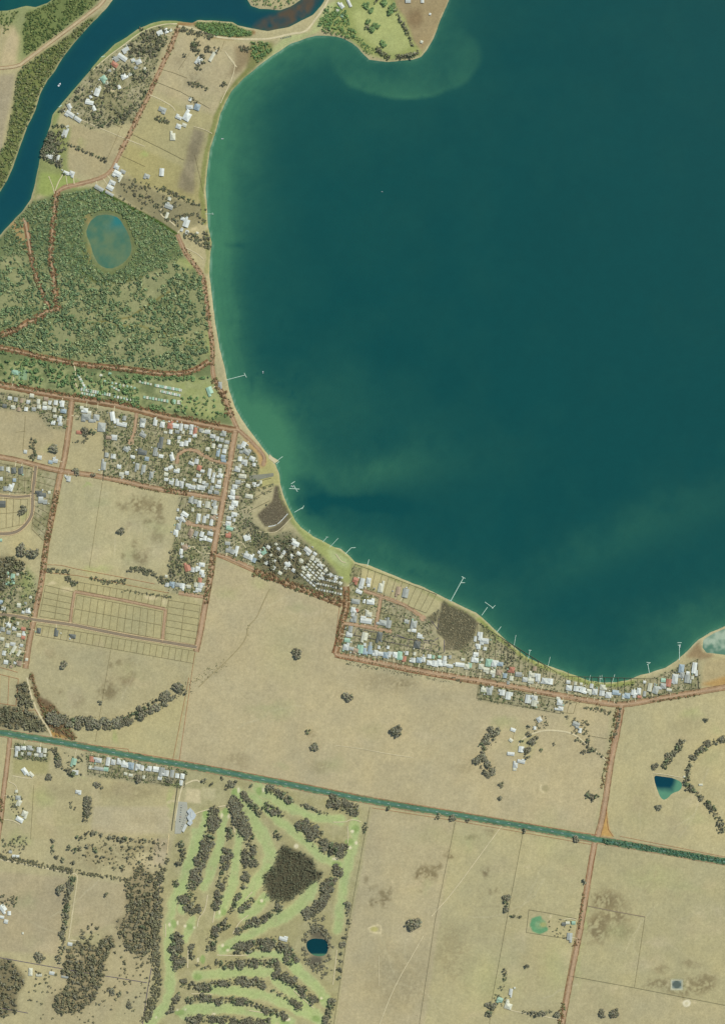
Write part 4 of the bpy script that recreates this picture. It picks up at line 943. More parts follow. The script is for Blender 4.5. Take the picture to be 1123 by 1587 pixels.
# angles: degrees of the long side, clockwise from east on the plan
houses('north-western block below the forest road','west',9,"16,617,W;25,619,G;34,621,T;44.5,623,W;8,629,D;21,631,P;30,634,T;41,634,W;60,622,P;61,630,P;70,625,P;70,632,W;78,624,W;77,632,P;87,624,W;85,635,P;97,626,W,10,6;99,637,B,9,6;93,649,W,7,9;86,645,P;83,655,W;94,657,W;40,700,W,5,5;62,709,W;86,714,W,8,6;79,716,B;107,742,W,8,6;50,613,P;53,634,G;72,618,T")
houses('west loop estate','west',0,"3.5,726,G;13,727,P;22,729,D,7,9;33,730,D,7,9;2,742,W;23,744,B,5,5;9,757,G;17,756,W,8,10,20;4.5,781,D,10,10;62,765,D,9,8;69,767,D,6,6;64,772,W;67,777,G,14,5;77,763,P,4,4;1,837,N,4,6")
houses('old gardens west of the empty lots','north',10,"2,933,B,6,6;43.6,946,W,8,6;36.5,948.6,W,4,4;20.5,893,N,8,6;12.5,904,N;21,902,N,6,5;28,890,P,4,4;12,888,N,5,4;37,974.5,R,5,7;38,981.6,W;23,974,W;36.5,988,R,6,5;20.5,998,W,8,5;12,1000,P;22,1006,P,5,12,30;30,1012,P,4,10,30;31,1028,T,7,7;24,1027,W,4,4;14,980,G;18,1033,T,4,4;6,943,W;30,938,P;5,975,G;14,969,W;28,966,P,5,4;7,1012,W;34,1000,W,5,4;30,984,P;42,1022,P,4,4;4,990,P;48,925,P,4,4;10,1026,W;40,935,G,4,4")
houses('empty lots beside the new street','west',8,"61,977,D,6,8;88,981,D,6,9;114,986,D,6,8")
houses('school-like buildings behind the main road','west',6,"133,636,W,7,8;139,640,P,6,6;134,646,G,14,9;142,652,G,8,5;150,647,G,9,9;158,662,G,12,14;123,670,R,8,5;175,645,W,7,14,-8;189,658,W,16,5,12;182,652,W,6,6;193,648,G,6,7;178,678,W,8,8;169,678,T,5,9;176,707,W,7,7;166,705,G,6,7;196,696,G,9,7,30;161,722,G,7,13;185,723,W;197,733,W;189,735,P;127,632,P,5,5")
houses('dense northern block between two roads','west',9,"""222,652,G,9,7;221,659,W;241,655,W,6,9;252,658,W,7,9;264,660,R,8,9;273,660,W,7,9;265,669,W,5,6;281,662,W,5,11;275,669,G;289,661,W;284,670,P,4,4;297,662,W,6,8;296,670,W,5,6;303,667,R,5,9;302,675,W;312,667,G;316,669,P,4,7;322,669,W,6,8;330,676,W,6,8;337,680,W;347,672,G,8,7;344,682,G,6,6;352,685,G;341,691,W,6,5;350,692,P;348,699,W,7,6;338,703,B,5,9;346,708,B,7,6;347,714,B,8,4;331,691,P,5,7;322,696,P;278,678,W,5,5;277,684,P,4,5;282,688,W,6,7;289,687,W,6,8;294,682,W,4,6;262,685,W,5,7;257,670,P,3,5;250,686,D,18,6;241,700,G,13,6;222,674,G,10,6,30;221,701,D,14,7;206,708,W;250,707,W;267,709,W,6,10,-15;305,715,W,8,6;297,718,W,9,5,25;213,723,G,6,10;223,726,G,6,12;235,736,G,6,10;228,711,B;265,724,W,7,5,-30;258,727,W;258,735,P;274,730,W,9,5;258,743,W;266,747,W,7,7;275,749,W,6,8;282,750,W,6,8;292,752,W,5,8;286,743,P,4,4;299,755,W,6,9;308,755,W,6,7;314,756,W,7,8;302,744,W,6,4;310,745,P,5,7;316,748,W,5,5;308,737,W;314,730,W,4,6;309,725,R,7,8,20;325,732,W,5,12;330,744,W,5,8;332,736,W,4,7;342,737,W,7,7;341,729,P;340,747,W,6,6;338,754,W,9,5;329,756,G;336,763,G,8,5;326,762,G;320,751,G""")
houses('block south of the middle road','west',9,"309,781,W,6,10;322,782,P,10,7;333,780,G,9,5;334,786,W,6,5;332,793,P,8,8;296,775,G,7,8;303,777,G;287,797,W,11,6,35;282,804,W,7,8,-30;275,803,W,4,4;308,802,W,6,12;317,805,W,5,11;322,800,W,5,6;330,803,T,8,6;328,809,W,11,5;277,816,G,7,10;273,825,W,7,8;296,825,T,7,11,20;304,827,G,6,8,20;313,828,W,6,8,20;326,827,W,9,6,15;318,834,W,5,7;325,837,W,8,5,20;312,836,W,5,4;287,848,T,9,8,-20;281,855,W,5,9;283,843,P,4,4;276,790,W,3,4;299,790,P,4,5")
houses('leafy block by the back lane','west',8,"291,880,R,9,10,-15;313,875,W,9,6;307,881,W;313,887,W,7,7;299,883,W,6,7;315,892,W,5,5;310,899,R,7,6;311,907,W,8,7;304,906,P;308,914,W,9,5;259,906,W,6,6;267,905,B,8,7;276,906,G,6,8;283,908,W,7,8;293,909,P,5,6;258,893,P,4,4;282,863,W,4,5")
houses('block between centre street and boat ramp','north',5,"378,689,W,7,9,25;371,692,G,6,6;382,700,G,12,7,35;372,711,W,6,7;379,716,W,9,7;391,711,W,9,7,25;394,720,W,5,5;368,728,W,9,6,15;376,738,P,12,6;369,747,G,8,6;364,754,W,8,6;361,763,W,7,8;360,771,W,6,8;368,771,T;364,780,W,10,8,10;359,787,W,7,6;363,797,W,9,6,10;355,803,W,7,6;363,806,W,5,4;354,811,W,8,6,10;356,819,N,11,5,15;394,751,W,6,7;385,753,P,8,5,20;386,769,P,12,6,10;404,747,P,5,4;383,833,W,10,9,-20;354,830,R,8,6;353,842,G,8,5;361,855,G,6,7,20;367,852,W,5,12,15;354,853,G,8,6;372,722,P;374,700,G,5,5;377,731,P,4,4;400,752,W,6,3,-20")
houses('wooded block behind the shore paddock','west',25,"382,861,W,8,8,25;389,864,W,6,8,25;394,868,B,6,7,25;409,855,N,8,8,-30;402,856,W,5,4;432,850,W,6,5;447,875,W,9,7,-30;467,869,P,7,6;443,880,P,5,5;457,842,W,14,7,25;477,853,W,13,7,40;488,858,W,6,4,40;484,865,P;456,848,P,5,4;420,860,P,4,4;492,868,P,5,5")
houses('roofs among the jetty park trees','west',35,"404,862,P,5,5;413,872,W,6,5;425,868,W,6,5;436,862,P,6,5;440,856,W,5,6;452,862,W,6,6;424,880,W,6,5;434,888,P,6,5;455,884,W,6,5;463,858,W,7,5;470,880,P,6,5;478,892,W,6,5;497,876,W,6,5;505,884,P,5,5;512,891,W,6,5;520,897,W,5,5;527,904,P,5,5;500,896,W,5,5;416,848,W,6,5;428,843,P,5,4")
houses('river terrace north of the swamp','north',-25,"195,77,W,11,6,-30;190,89,W,16,7,35;181,92,G,7,7;207,93.5,W;215,96,W,9,7;178,100,R,11,7,35;161,122,N,9,9,-35;192,119,W,8,8;185,135,W,6,5;151,143,W,8,12,20;139,159,W,13,6,12;146,168,W,5,8;108,165,W,6,8;109,177,W,14,7,35;121,185,W,12,6,35;248,51,W,9,7;258,48,W,6,7;265,47,P,4,4;202,115,P;166,129,P,5,4;170,110,G,5,4;101,207,W,8,11,20;77,242,W,11,7,20;90,244,W,6,8,20;103,268,W,9,5,20;112,269,W,8,7,20;211,105,G,5,4;225,107,P,5,4;141,150,W,4,5;155,136,P,5,4;105,196,P,5,3")
houses('lakeside farms above the forest','north',20,"309,93.5,W,9,9,35;329,88,P,5,16,30;252,170,G,12,7,20;294,166,W,10,6,0;305.7,166,B,9,10,20;290,181,W,11,13,30;277,182,W,10,5,25;277,196,W,8,7,20;286,194,P;268,212,P,8,11,0;181,259,W,8,6,25;182,269,W,12,8,30;187,275,P,5,9,30;191,266,G,8,5,25;174.5,283,W,10,6,25;171,291,W,11,7,30;154,292,G,15,6,30;170,300,G,14,4,30;251,267,W,7,12,5;228,273,G,9,6,20;262,320,G,13,7,20;259,334,P,4,10;289,346,W,9,12;283.5,339,W,5,6;290,360,W,6,5;282,356,W,5,4;295,154,W,5,4;263,308,P,5,5;306,361,P,4,3")
houses('headland farms','west',20,"632,1,W,8,7,0;654,1,W,5,7,0;529,9,W,6,9,-35;541,5,W,4,13,-25;530,24,N,4,5;666,22,W,3,3;653,65,P,4,4;523,16,P,5,4")
houses('shore estate beside its western street','north',10,"""551,899,R,8,8,20;561,902,W,7,12,15;571,900,W,7,9,10;571,907,W,5,5;558,909,W,6,5;590,911,P,8,14,12;617,915,T,7,12,12;628,919,G,9,14,12;556,917,W,10,5,20;551,932,G,13,7,8;574,933,W,12,7,5;564,932,W,4,5;547,945,W,8,7;547,952,W;549,959,G,11,7;553,946,R,5,4;571,952,P,10,7;567,962,W,18,8,8;593,965,G,8,12;602,967,G,8,12;630,963,G,6,7;641,967,G,9,11,10;641,977,W,5,7;650,986,W,8,6;646,999,D,11,10;543,975,G,10,6;541,984,W,10,6;538,992,N,9,6;536,1003,W,9,9;544,1005,G,5,9;565,986,P,9,12,12;588,986,D,8,13,12;634,977,P,5,4""")
houses('estate row north of lake road','west',97,"""551,1008,T,8,6;559,1006,N,13,7;565,1009,B,10,5;573,1007,B,13,6;582,1012,W,9,6;589,1013,W,9,6;597,1015,B,9,7;603,1014,W,9,5;612,1014,W,7,7;619,1016,N,13,7;626,1021,R,8,6;630,1012,W,6,5;640,1023,W,7,7;649,1023,B,8,8;656,1022,W,8,6;665,1017,W,6,6;665,1027,W,7,8;673,1028,W,9,7,100;680,1027,W,10,7,100;688,1028,W,8,7;689,1020,W,7,5;697,1032,W,9,5;565,999,W,5,4;574,998,G,6,4;587,1003,W,5,4;601,1003,W,5,4;642,1013,P,5,4;671,1018,N,5,4;681,1018,N,5,4;697,1018,G,5,4""")
houses('lakefront row west of the vacant lot','west',97,"""712,1030,W,14,6;723,1033,P,8,8;728,1031,N,7,5;744,986,W,13,6;750,993,W,14,8;741,1002,W,8,6;737,1014,W,8,6;737,1023,W,8,7;751,1005,W,5,5;746,1022,P,5,4;745,1033,P,8,8;753,1038,P,9,7;756,1027,N,12,8;765,1028,W,10,8;775,1029,B,6,8;763,1042,P,8,6;764,1047,W,4,5;772,1042,T,8,7;782,1047,B,6,7;793,1038,R,9,8;792,1051,P,7,6;803,1045,G,10,7;813,1053,W,8,7;823,1046,P,9,7;822,1055,P,9,8;833,1050,W,12,7;843,1055,W,9,9;852,1056,W,8,9;732,1022,W,8,4;736,990,W,8,4;828,1036,T,7,5;717,1022,P,6,4;787,1058,G,5,4""")
houses('lakefront row beside the road junction','west',97,"""880,1057,W,6,5;881,1066,W,9,8;892,1067,W,8,8;902,1069,W,9,9,110;912,1071,P,8,6;916,1063,W,7,5;921,1072,W,9,8;932,1074,W,8,8;933,1065,P,8,8;942,1077,W,9,9;953,1073,B,7,10;971,1078,B,8,9;965,1079,P,8,4;981,1073,W,8,7;989,1071,W,10,6;982,1078,W,5,6;990,1080,R,4,6;998,1075,G,4,8;1006,1065,P,13,6,100;1015,1069,G,12,9,110;998,1057,W,4,4;891,1059,P,5,4;900,1060,P,4,4;1021,1066,W,7,4;1027,1054,N,6,7;1027,1063,G,9,8;1035,1058,R,12,8,100;1036,1069,P,8,4;1045,1052,W,15,9,98;1055,1036,B,13,8,98;1056,1046,G,9,7;1065,1043,W,5,5;1064,1052,G,12,8;1075,1035,W,17,7,98;1078,1043,W,4,9,0;1072,1050,P,5,4""")
houses('short row south of the lake road','west',98,"749,1069,P,9,7;758,1071,G,12,8;778,1073,W,9,8;787,1078,W,12,8;762,1066,W,6,3;817,1083,W,13,7;828,1082,W,8,8;827,1090,P,9,8;867,1089,W,9,8;868,1098,W,6,8;864,1082,P,5,4;863,1099,W,9,3")
houses('paddock farm inside the pale drive','north',0,"835,1115,W,8,7,60;794.5,1131,W,8,5,20;828,1128,W,5,4;791,1168,W,11,5,5;807,1161,W,8,9,8;807,1180,W,12,5,12;798,1186,W,7,8,5;797,1192,P,5,4;791,1147,P,6,5,40;898,1132,W,5,7,10;892,1122,G,11,7,20")
houses('row beneath the highway','west',99,"142,1176,R,8,6;153,1178,W,7,10;154,1191,G,5,15;165,1192,N,6,7;168,1180,W,13,6;176,1181,W,7,8;185,1181,W,7,7;194,1185,W,11,8;204,1187,B,11,8;214,1188,W,8,8;221,1190,W,8,5;232,1191,W,8,7;242,1192,W,9,8;250,1196,G,14,6;258,1198,W,9,8;267,1199,G,12,6;275,1202,W,7,6;283,1203,W,6,8;281,1213,W,5,8;248,1206,W,5,6;203,1201,P,4,6;195,1199,P,4,5;223,1204,P,4,5;140,1189,P,5,4;264,1206,P,4,4")
houses('cluster at the south-western road corner','west',5,"28,1160,W,8,7;37,1159,W,8,6;46,1159,G,7,8;61,1162,W,7,8;70,1163,P,6,7;26,1168,W,9,4;46,1168,G,5,6;57,1170,P;64,1170,G;35,1168,P,5,4;39,1195,W,7,11,-35;49,1200,P,9,5,45;115,1180,N,8,10,15;117,1197,W,10,7;122,1227,W,9,5;29,1236,G,8,6;30,1244,P,7,9,30;39,1261,P,9,9,20;31,1270,W,12,7,30;26,1226,P,4,4;70,1171,P,4,4")
houses('south-western farms','north',0,"22,1327,W,5,5;28,1327,W,5,4;5,1407,W,9,11,-35;15,1415,W,5,6;3,1421,W,8,4,10;10,1428,W,6,6,15;109,1463,W,7,5,10;48,1506,P,6,12,3;61,1511,P,9,4,0;81,1508,W,8,5,10;101,1514,G,11,3,10;36,1446,P,2,3;17,1320,G,5,4")
houses('farms beside the southern straight road','north',0,"888,1430,N,6,5;879,1430,P,4,6;882,1451,G,8,11,5;873,1432,D,6,5;791,1537,W,5,10,10;774,1549,N,9,7,20;787,1559,P,11,9,20;786,1551,P,5,4;797,1531,P,3,3")
houses('sheds on the open ground','north',10,"439,1455,W,13,6,14;1085,1216,P,6,2.6,0;325,605,N,9,11,-20;24,577,N,7,11;1060,1204,P,4,2;341,596,G,6,8,0;229,484,W,0.1,0.1")
BUILD = [b for b in BUILD if b[0][3] > 1]

def roof_geo(w, d, kind, h, ov=.6, z=3.0, off=(0, 0), v=None, f=None):
    v = [] if v is None else v; f = [] if f is None else f
    a, b = w/2+ov, d/2+ov; k = len(v); ox, oy = off
    swap = b > a
    if swap: a, b = b, a
    rdg = a-b if kind == 'hip' else a
    P_ = [(-a, -b, z), (a, -b, z), (a, b, z), (-a, b, z), (-rdg, 0, z+h), (rdg, 0, z+h), (-a, -b, z-.25), (a, -b, z-.25), (a, b, z-.25), (-a, b, z-.25)]
    if swap: P_ = [(-y, x, zz) for x, y, zz in P_]
    v += [(x+ox, y+oy, zz) for x, y, zz in P_]
    f += [tuple(k+i for i in q_) for q_ in ((0, 1, 5, 4), (1, 2, 5), (2, 3, 4, 5), (3, 0, 4), (0, 6, 7, 1), (1, 7, 8, 2), (2, 8, 9, 3), (3, 9, 6, 0), (6, 9, 8, 7))]
    return v, f
def box_geo(x0, x1, y0, y1, z0, z1, v, f):
    k = len(v); v += [(x0,y0,z0),(x1,y0,z0),(x1,y1,z0),(x0,y1,z0),(x0,y0,z1),(x1,y0,z1),(x1,y1,z1),(x0,y1,z1)]
    f += [tuple(k+i for i in q_) for q_ in ((0,1,5,4),(1,2,6,5),(2,3,7,6),(3,0,4,7),(4,5,6,7),(0,3,2,1))]
big = sorted([b for b in BUILD if b[4] == 'house' and b[0][3]*b[0][4] >= 27], key=lambda b: -b[0][3]*b[0][4])
limit = set(id(b) for b in big[:300])
rest_v, rest_f, rest_c = [], [], []
nhouse = nshed = 0
HOUSES = []
for b in BUILD:
    (x, y, c, w, d, a), region, direc, i, kind = b
    w, d = w*U*.97, d*U*.97
    small = b[0][3]*b[0][4] < 27
    rx = int(max(w, d)/U/2+.5)
    occ[int(y-Y0)-rx+1:int(y-Y0)+rx, int(x-X0)-rx+1:int(x-X0)+rx] = True
    if small: w = max(w, 5.5); d = max(d, 5)
    if not small and id(b) not in limit:
        small = True
    name = 'shed' if small else 'house'
    if small: nshed += 1
    else: nhouse += 1
    o = empty(name, W(x, y, GZ), -R(a))
    word = ROOFWORD[c]
    rk = 'gable' if (small or random.random() < .35 or w/d > 2 or d/w > 2) else 'hip'
    hgt = min(w, d)*(.16 if rk == 'gable' else .22); wz = 2.5 if small else 3.0
    v, f = [], []; roof_geo(w, d, rk, hgt, .5, wz, v=v, f=f)
    wv, wf = [], []; box_geo(-w/2, w/2, -d/2, d/2, -.3, wz-.27, wv, wf)
    shape = ''
    if not small and w > 9 and d > 8 and random.random() < .7:
        sx, sy = random.choice((-1, 1)), random.choice((-1, 1)); ww, dd = w*.45, d*.55
        oy = sy*(d/2+dd*.12); ox = sx*(w/2-ww/2-.05)
        roof_geo(ww, dd, rk, min(ww, dd)*.22, .5, wz-.05, (ox, oy), v, f)
        box_geo(ox-ww/2+.02, ox+ww/2-.02, min(oy-dd/2, oy+dd/2)+.02, max(oy-dd/2, oy+dd/2)-.02, -.3, wz-.33, wv, wf)
    rf_ = link('roof', mesh('roof', v, f, M['roof_'+c]), o)
    wl = link('wall', mesh('wall', wv, wf, M['wall']), o)
    if not small:
        gv, gf = [], []
        box_geo(-w*.32, -w*.12, -d/2-.04, -d/2-.005, .9, 2.1, gv, gf)
        link('window', mesh('window', gv, gf, M['glass']), o)
        gv, gf = [], []; box_geo(w*.1, w*.32, -d/2-.04, -d/2-.005, .9, 2.1, gv, gf)
        link('window', mesh('window', gv, gf, M['glass']), o)
        gv, gf = [], []; box_geo(-.5, .5, -d/2-.05, -d/2-.006, -.2, 2.0, gv, gf)
        link('door', mesh('door', gv, gf, M['pile']), o)
        if w > 14 and random.random() < .5:
            gv, gf = [], []; cx_ = w*.22; box_geo(cx_-.5, cx_+.5, -.5, .5, wz, wz+hgt+.8, gv, gf); link('chimney', mesh('chimney', gv, gf, M['wall']), rf_)
        HOUSES.append((x, y, w, d, a, ordw(i), direc, region))
    tag(o, '%s roofed %s, %s building from %s, %s' % (word, 'outbuilding' if small else 'house', ordw(i), direc, region), 'shed' if small else 'house', ('outbuildings of the ' if small else 'houses of the ')+region)
print('houses', nhouse, 'sheds', nshed, 'trees', len(TREES))

# driveways run from each house front to its street, one paved surface set
RP = np.array([q_ for nm in ROADS if ROADS[nm][2] in ('verge','street','asphalt','rust') for q_ in dense(ROADS[nm][0], 2)]+dense(HIGHWAY, 2))
v, f = [], []
for i_, (x, y, w, d, a, od, direc, region) in enumerate(HOUSES):
    q_ = np.hypot(RP[:, 0]-x, RP[:, 1]-y); k_ = int(q_.argmin())
    if q_[k_] > 26 or random.random() < .2: continue
    tx, ty = RP[k_]; l = q_[k_]; ux, uy = (tx-x)/l, (ty-y)/l; sx_, sy_ = -uy, ux; o_ = random.uniform(-1.6, 1.6)
    ax, ay = x+sx_*o_+ux*1.5, y+sy_*o_+uy*1.5; bx, by = tx+sx_*o_-ux*2, ty+sy_*o_-uy*2; h_ = random.uniform(.5, .85); k = len(v); z = GZ+.5+.004*(i_ % 40)
    v += [W(ax+sx_*h_, ay+sy_*h_, z), W(ax-sx_*h_, ay-sy_*h_, z), W(bx-sx_*h_, by-sy_*h_, z), W(bx+sx_*h_, by+sy_*h_, z)]; f.append((k, k+1, k+2, k+3) if True else ())
tag(link('driveways', mesh('driveways', v, f, M['cream'])), kind='structure')
# small garden sheds behind houses
gs = 0
for (x, y, w, d, a, od, direc, region) in HOUSES:
    if gs >= 170: break
    if 'farm' in region or random.random() < .3: continue
    for _ in range(5):
        an = random.uniform(0, 6.28); q_ = max(w, d)/U/2+random.uniform(1.6, 3.2)
        sx, sy = x+math.cos(an)*q_, y+math.sin(an)*q_
        if free(sx, sy) and free(sx+1, sy) and free(sx, sy+1) and free(sx-1, sy): break
    else: continue
    c = random.choice('WWPPGN'); o = empty('garden_shed', W(sx, sy, GZ), -R(a)); ww, dd = random.uniform(3, 5.5), random.uniform(2.6, 4)
    v, f = [], []; roof_geo(ww, dd, 'gable', .6, .25, 2.3, v=v, f=f); link('roof', mesh('roof', v, f, M['roof_'+c]), o)
    wv, wf = [], []; box_geo(-ww/2, ww/2, -dd/2, dd/2, -.3, 2.03, wv, wf); link('wall', mesh('wall', wv, wf, M['wall']), o)
    tag(o, '%s shed by %s building from %s, %s' % (ROOFWORD[c], od, direc, region), 'garden shed', 'garden sheds of the town')
    occ[int(sy-Y0)-1:int(sy-Y0)+2, int(sx-X0)-1:int(sx-X0)+2] = True; gs += 1
print('garden sheds', gs)
CABS = []
def cabins(desc, frm, p0, p1, n_, w, d, ang, cols, z=2.4):
    for i in range(n_):
        t_ = (i+.5)/n_
        x = p0[0]+(p1[0]-p0[0])*t_; y = p0[1]+(p1[1]-p0[1])*t_
        c = cols[i % len(cols)]
        o = empty('cabin', W(x, y, GZ), -R(ang+random.uniform(-4, 4)))
        ww, dd = w*U*random.uniform(.85, 1.1), d*U*random.uniform(.85, 1.1)
        v, f = [], []; roof_geo(ww, dd, 'gable', .6, .25, z, v=v, f=f); link('roof', mesh('roof', v, f, M['roof_'+c]), o)
        wv, wf = [], []; box_geo(-ww/2, ww/2, -dd/2, dd/2, -.3, z-.27, wv, wf); link('wall', mesh('wall', wv, wf, M['wall']), o)
        tag(o, '%s cabin, %s from %s in the %s' % (ROOFWORD[c], ordw(i+1), frm, desc), 'cabin', 'cabins of the '+desc)
        occ[int(y-Y0)-1:int(y-Y0)+2, int(x-X0)-1:int(x-X0)+2] = True
cabins('upper cabin row of the forest park','west',(240,597),(282,605),18,2.0,4.0,8,'NPWNN')
cabins('middle cabin row of the forest park','west',(248,606),(280,613),12,2.2,3.8,8,'PNW')
cabins('lower cabin row of the forest park','west',(222,615),(262,622),9,3.2,4.0,8,'NPN')
cabins('short top cabin row of the forest park','west',(215,591),(236,596),5,3.2,3.4,8,'PN')
cabins('cabin row beside the forest road','west',(125,603),(172,612),13,2.6,4.4,8,'WNP')
cabins('second cabin row beside the forest road','west',(126,609),(148,613),6,2.8,3.2,8,'PN')
cabins('scattered cabins west of the forest park','north',(121,580),(133,602),7,3.6,3,10,'NPW')
cabins('tree shaded cabin row of the forest park','west',(160,590),(212,602),9,3,3.2,10,'NPNW')
cabins('roadside cabin row of the forest park','west',(176,614),(214,622),8,2.8,3.6,8,'NWP')
cabins('pair of green cabins in the trees','west',(150,583),(178,578),2,5,4,20,'PN')
cabins('cabin cluster hidden in park trees','west',(172,598),(186,606),4,3,3,8,'NP')
cabins('last two cabins of the forest park','west',(266,622),(282,624),2,6,6,12,'NP')
for k_ in range(5):
    ox, oy = k_*5.2, k_*4.8
    cabins('%s slanting cabin row by the jetty park' % ordw(k_+1),'east',(487+ox, 860+oy),(466+ox*.9, 893+oy*.85),8,4.3,2.9,38,'PWP')
for k_ in range(4):
    cabins('%s caravan row under the grey trees' % ordw(k_+1),'west',(488+k_*3,912-k_*8),(530+k_*.5,921-k_*8.5),10,2.6,3.0,20,'WPG')
cabins('line of cabins in the forest clearing','west',(22,1327),(24,1328),1,2,2,0,'W') if False else None

# clubhouse
o = empty('clubhouse', W(290, 1262, GZ), 0)
def local(pts): return [((x-290)*U, (1262-y)*U) for x, y in pts]
def prism(pts, z0, z1, v, f):
    pts = local(pts)
    ar = sum(pts[i][0]*pts[(i+1) % len(pts)][1]-pts[(i+1) % len(pts)][0]*pts[i][1] for i in range(len(pts)))
    if ar < 0: pts = pts[::-1]
    k = len(v); n_ = len(pts); v += [(x, y, z0) for x, y in pts]+[(x, y, z1) for x, y in pts]
    f.append(tuple(k+n_+i for i in range(n_)))
    for i in range(n_): j = (i+1) % n_; f.append((k+i, k+j, k+n_+j, k+n_+i))
main = [(295,1252),(300,1257),(304,1263),(302,1268),(298,1271),(299,1275),(295,1279),(290,1275),(293,1272),(290,1266),(293,1262),(290,1257)]
v, f = [], []; prism(main, -.3, 5, v, f); link('wall', mesh('wall', v, f, M['wall']), o)
M['roof_metal'] = flat('roof_metal', A(184,192,194), rough=.5, scales=((.08,.88,1.1),(.5,.9,1.1)))
v, f = [], []; prism([(x+(x-296)*.03, y+(y-1265)*.03) for x, y in main], 5.05, 6, v, f); link('roof', mesh('roof', v, f, M['roof_metal']), o)
v, f = [], []; prism([(287,1276),(291,1279),(285,1290),(282,1287)], -.3, 4.2, v, f); link('side_wing', mesh('side_wing', v, f, M['roof_W']), o)
for q_ in ((296,1258,298,1266),(294,1270,296,1273)):
    v, f = [], []; prism([(q_[0],q_[1]),(q_[2],q_[1]),(q_[2],q_[3]),(q_[0],q_[3])], 6.0, 7.2, v, f); link('roof_vent', mesh('roof_vent', v, f, M['roof_W']), o)
tag(o, 'large stepped clubhouse with pale blue grey roof beside the car park', 'clubhouse')
# long white fence wall south of the car park
# cars
def car_mesh():
    v, f = [], []; box_geo(-2.2, 2.2, -.9, .9, .35, .95, v, f)
    k = len(v); v += [(-1.3,-.8,.95),(1.0,-.8,.95),(1.0,.8,.95),(-1.3,.8,.95),(-.9,-.65,1.5),(.5,-.65,1.5),(.5,.65,1.5),(-.9,.65,1.5)]
    cab = [tuple(i for i in q_) for q_ in ((0,1,5,4),(1,2,6,5),(2,3,7,6),(3,0,4,7),(4,5,6,7))]
    body = mesh('body', v[:8], f, M['roof_W']); cabin = mesh('cabin', v[8:], cab, M['glass'])
    wv, wf = [], []
    for x in (-1.4, 1.4):
        for y in (-.85, .85):
            k = len(wv)
            for yy in (y-.1, y+.1):
                for i in range(8): wv.append((x+.33*math.cos(i*.785), yy, .33+.33*math.sin(i*.785)))
            wf.append(tuple(k+i for i in range(8))); wf.append(tuple(k+15-i for i in range(8)))
            for i in range(8): j = (i+1) % 8; wf.append((k+j, k+i, k+8+i, k+8+j))
    return body, cabin, mesh('wheels', wv, wf, M['rubber'])
bodies = {}
B0, C0, W0 = car_mesh()
for c in 'WGDBR':
    m_ = B0.copy(); m_.materials.clear(); m_.materials.append(M['roof_'+c]); bodies[c] = m_
def car(x, y, a, c, lab, grp):
    o = empty('parked_car', W(x, y, GZ+1.0 if x > 260 and y > 1200 else GZ+.9), -R(a))
    link('body', bodies[c], o); link('cabin', C0, o); link('wheels', W0, o); tag(o, lab, 'car', grp)
random.seed(31)
for i in range(8):
    car(281.5-i*.35, 1248+i*3.6, 10+random.uniform(-3, 3), 'WDGBWRGD'[i], '%s car, %s from the north in the inner line of the clubhouse car park' % (ROOFWORD['WDGBWRGD'[i]].replace('terracotta','red'), ordw(i+1)), 'cars at the clubhouse')
for i in range(7):
    car(288.5-i*1.4, 1264+i*3.4, -30, 'DWWGBDW'[i], '%s car, %s from the north parked against the clubhouse' % (ROOFWORD['DWWGBDW'[i]], ordw(i+1)), 'cars at the clubhouse')
for i in range(7):
    car(436+i*2.4, 59.5-i*.55, 70, 'WDGWBWD'[i], '%s car, %s from the west parked on the causeway turnaround' % (ROOFWORD['WDGWBWD'[i]], ordw(i+1)), 'cars on the causeway')

# ---------------------------------------------------------------- jetties and boats
def jetty(label, lines, w=.75):
    x0, y0 = lines[0][0]; o = empty('jetty', W(x0, y0, 0), 0)
    v, f = [], []
    for k_, (a, b) in enumerate(lines):
        ax, ay, bx, by = (a[0]-x0)*U, (y0-a[1])*U, (b[0]-x0)*U, (y0-b[1])*U
        l = math.hypot(bx-ax, by-ay) or 1; nx, ny = -(by-ay)/l*w*U/2, (bx-ax)/l*w*U/2; z = 1.3+k_*.06; k = len(v)
        v += [(ax+nx, ay+ny, z-.2), (ax-nx, ay-ny, z-.2), (bx-nx, by-ny, z-.2), (bx+nx, by+ny, z-.2), (ax+nx, ay+ny, z), (ax-nx, ay-ny, z), (bx-nx, by-ny, z), (bx+nx, by+ny, z)]
        f += [tuple(k+i for i in q_) for q_ in ((0,1,5,4),(1,2,6,5),(2,3,7,6),(3,0,4,7),(4,5,6,7),(3,2,1,0))]
        m_ = max(2, int(l/9))
        for i in range(1, m_+1):
            for s_ in (-1, 1):
                if l < 8 and i == 1: continue
                px_, py_ = ax+(bx-ax)*i/m_+nx*s_*1.12, ay+(by-ay)*i/m_+ny*s_*1.12
                pv, pf = [], []; box_geo(px_-.22, px_+.22, py_-.22, py_+.22, -2, z+.5, pv, pf); link('pile', mesh('pile', pv, pf, M['pile']), o)
    link('deck', mesh('deck', v, f, M['deck']), o)
    tag(o, label, 'jetty', 'jetties along the shore')
jetty('longest jetty, two cross arms, opposite the scrub block', [((698,931.5),(718,895)),((715,893.5),(720.5,896.5)),((714,903),(720,903)),((695,929.5),(700,932))], .9)
jetty('jetty with a wide slanting crossbar east of the longest one', [((746,953.5),(755,941)),((751,933),(764,942.5)),((762,943),(767,938))])
jetty('northernmost jetty, T ended, beside the forest shore', [((350,589),(380.5,581)),((378.5,578),(382,585))])
jetty('short jetty at the boat ramp tip', [((424,718),(438,707.5)),((428,719),(433,715))])
jetty('small jetty reaching out beside the reed bed', [((456,794),(470,786)),((468,789),(471,783.5))])
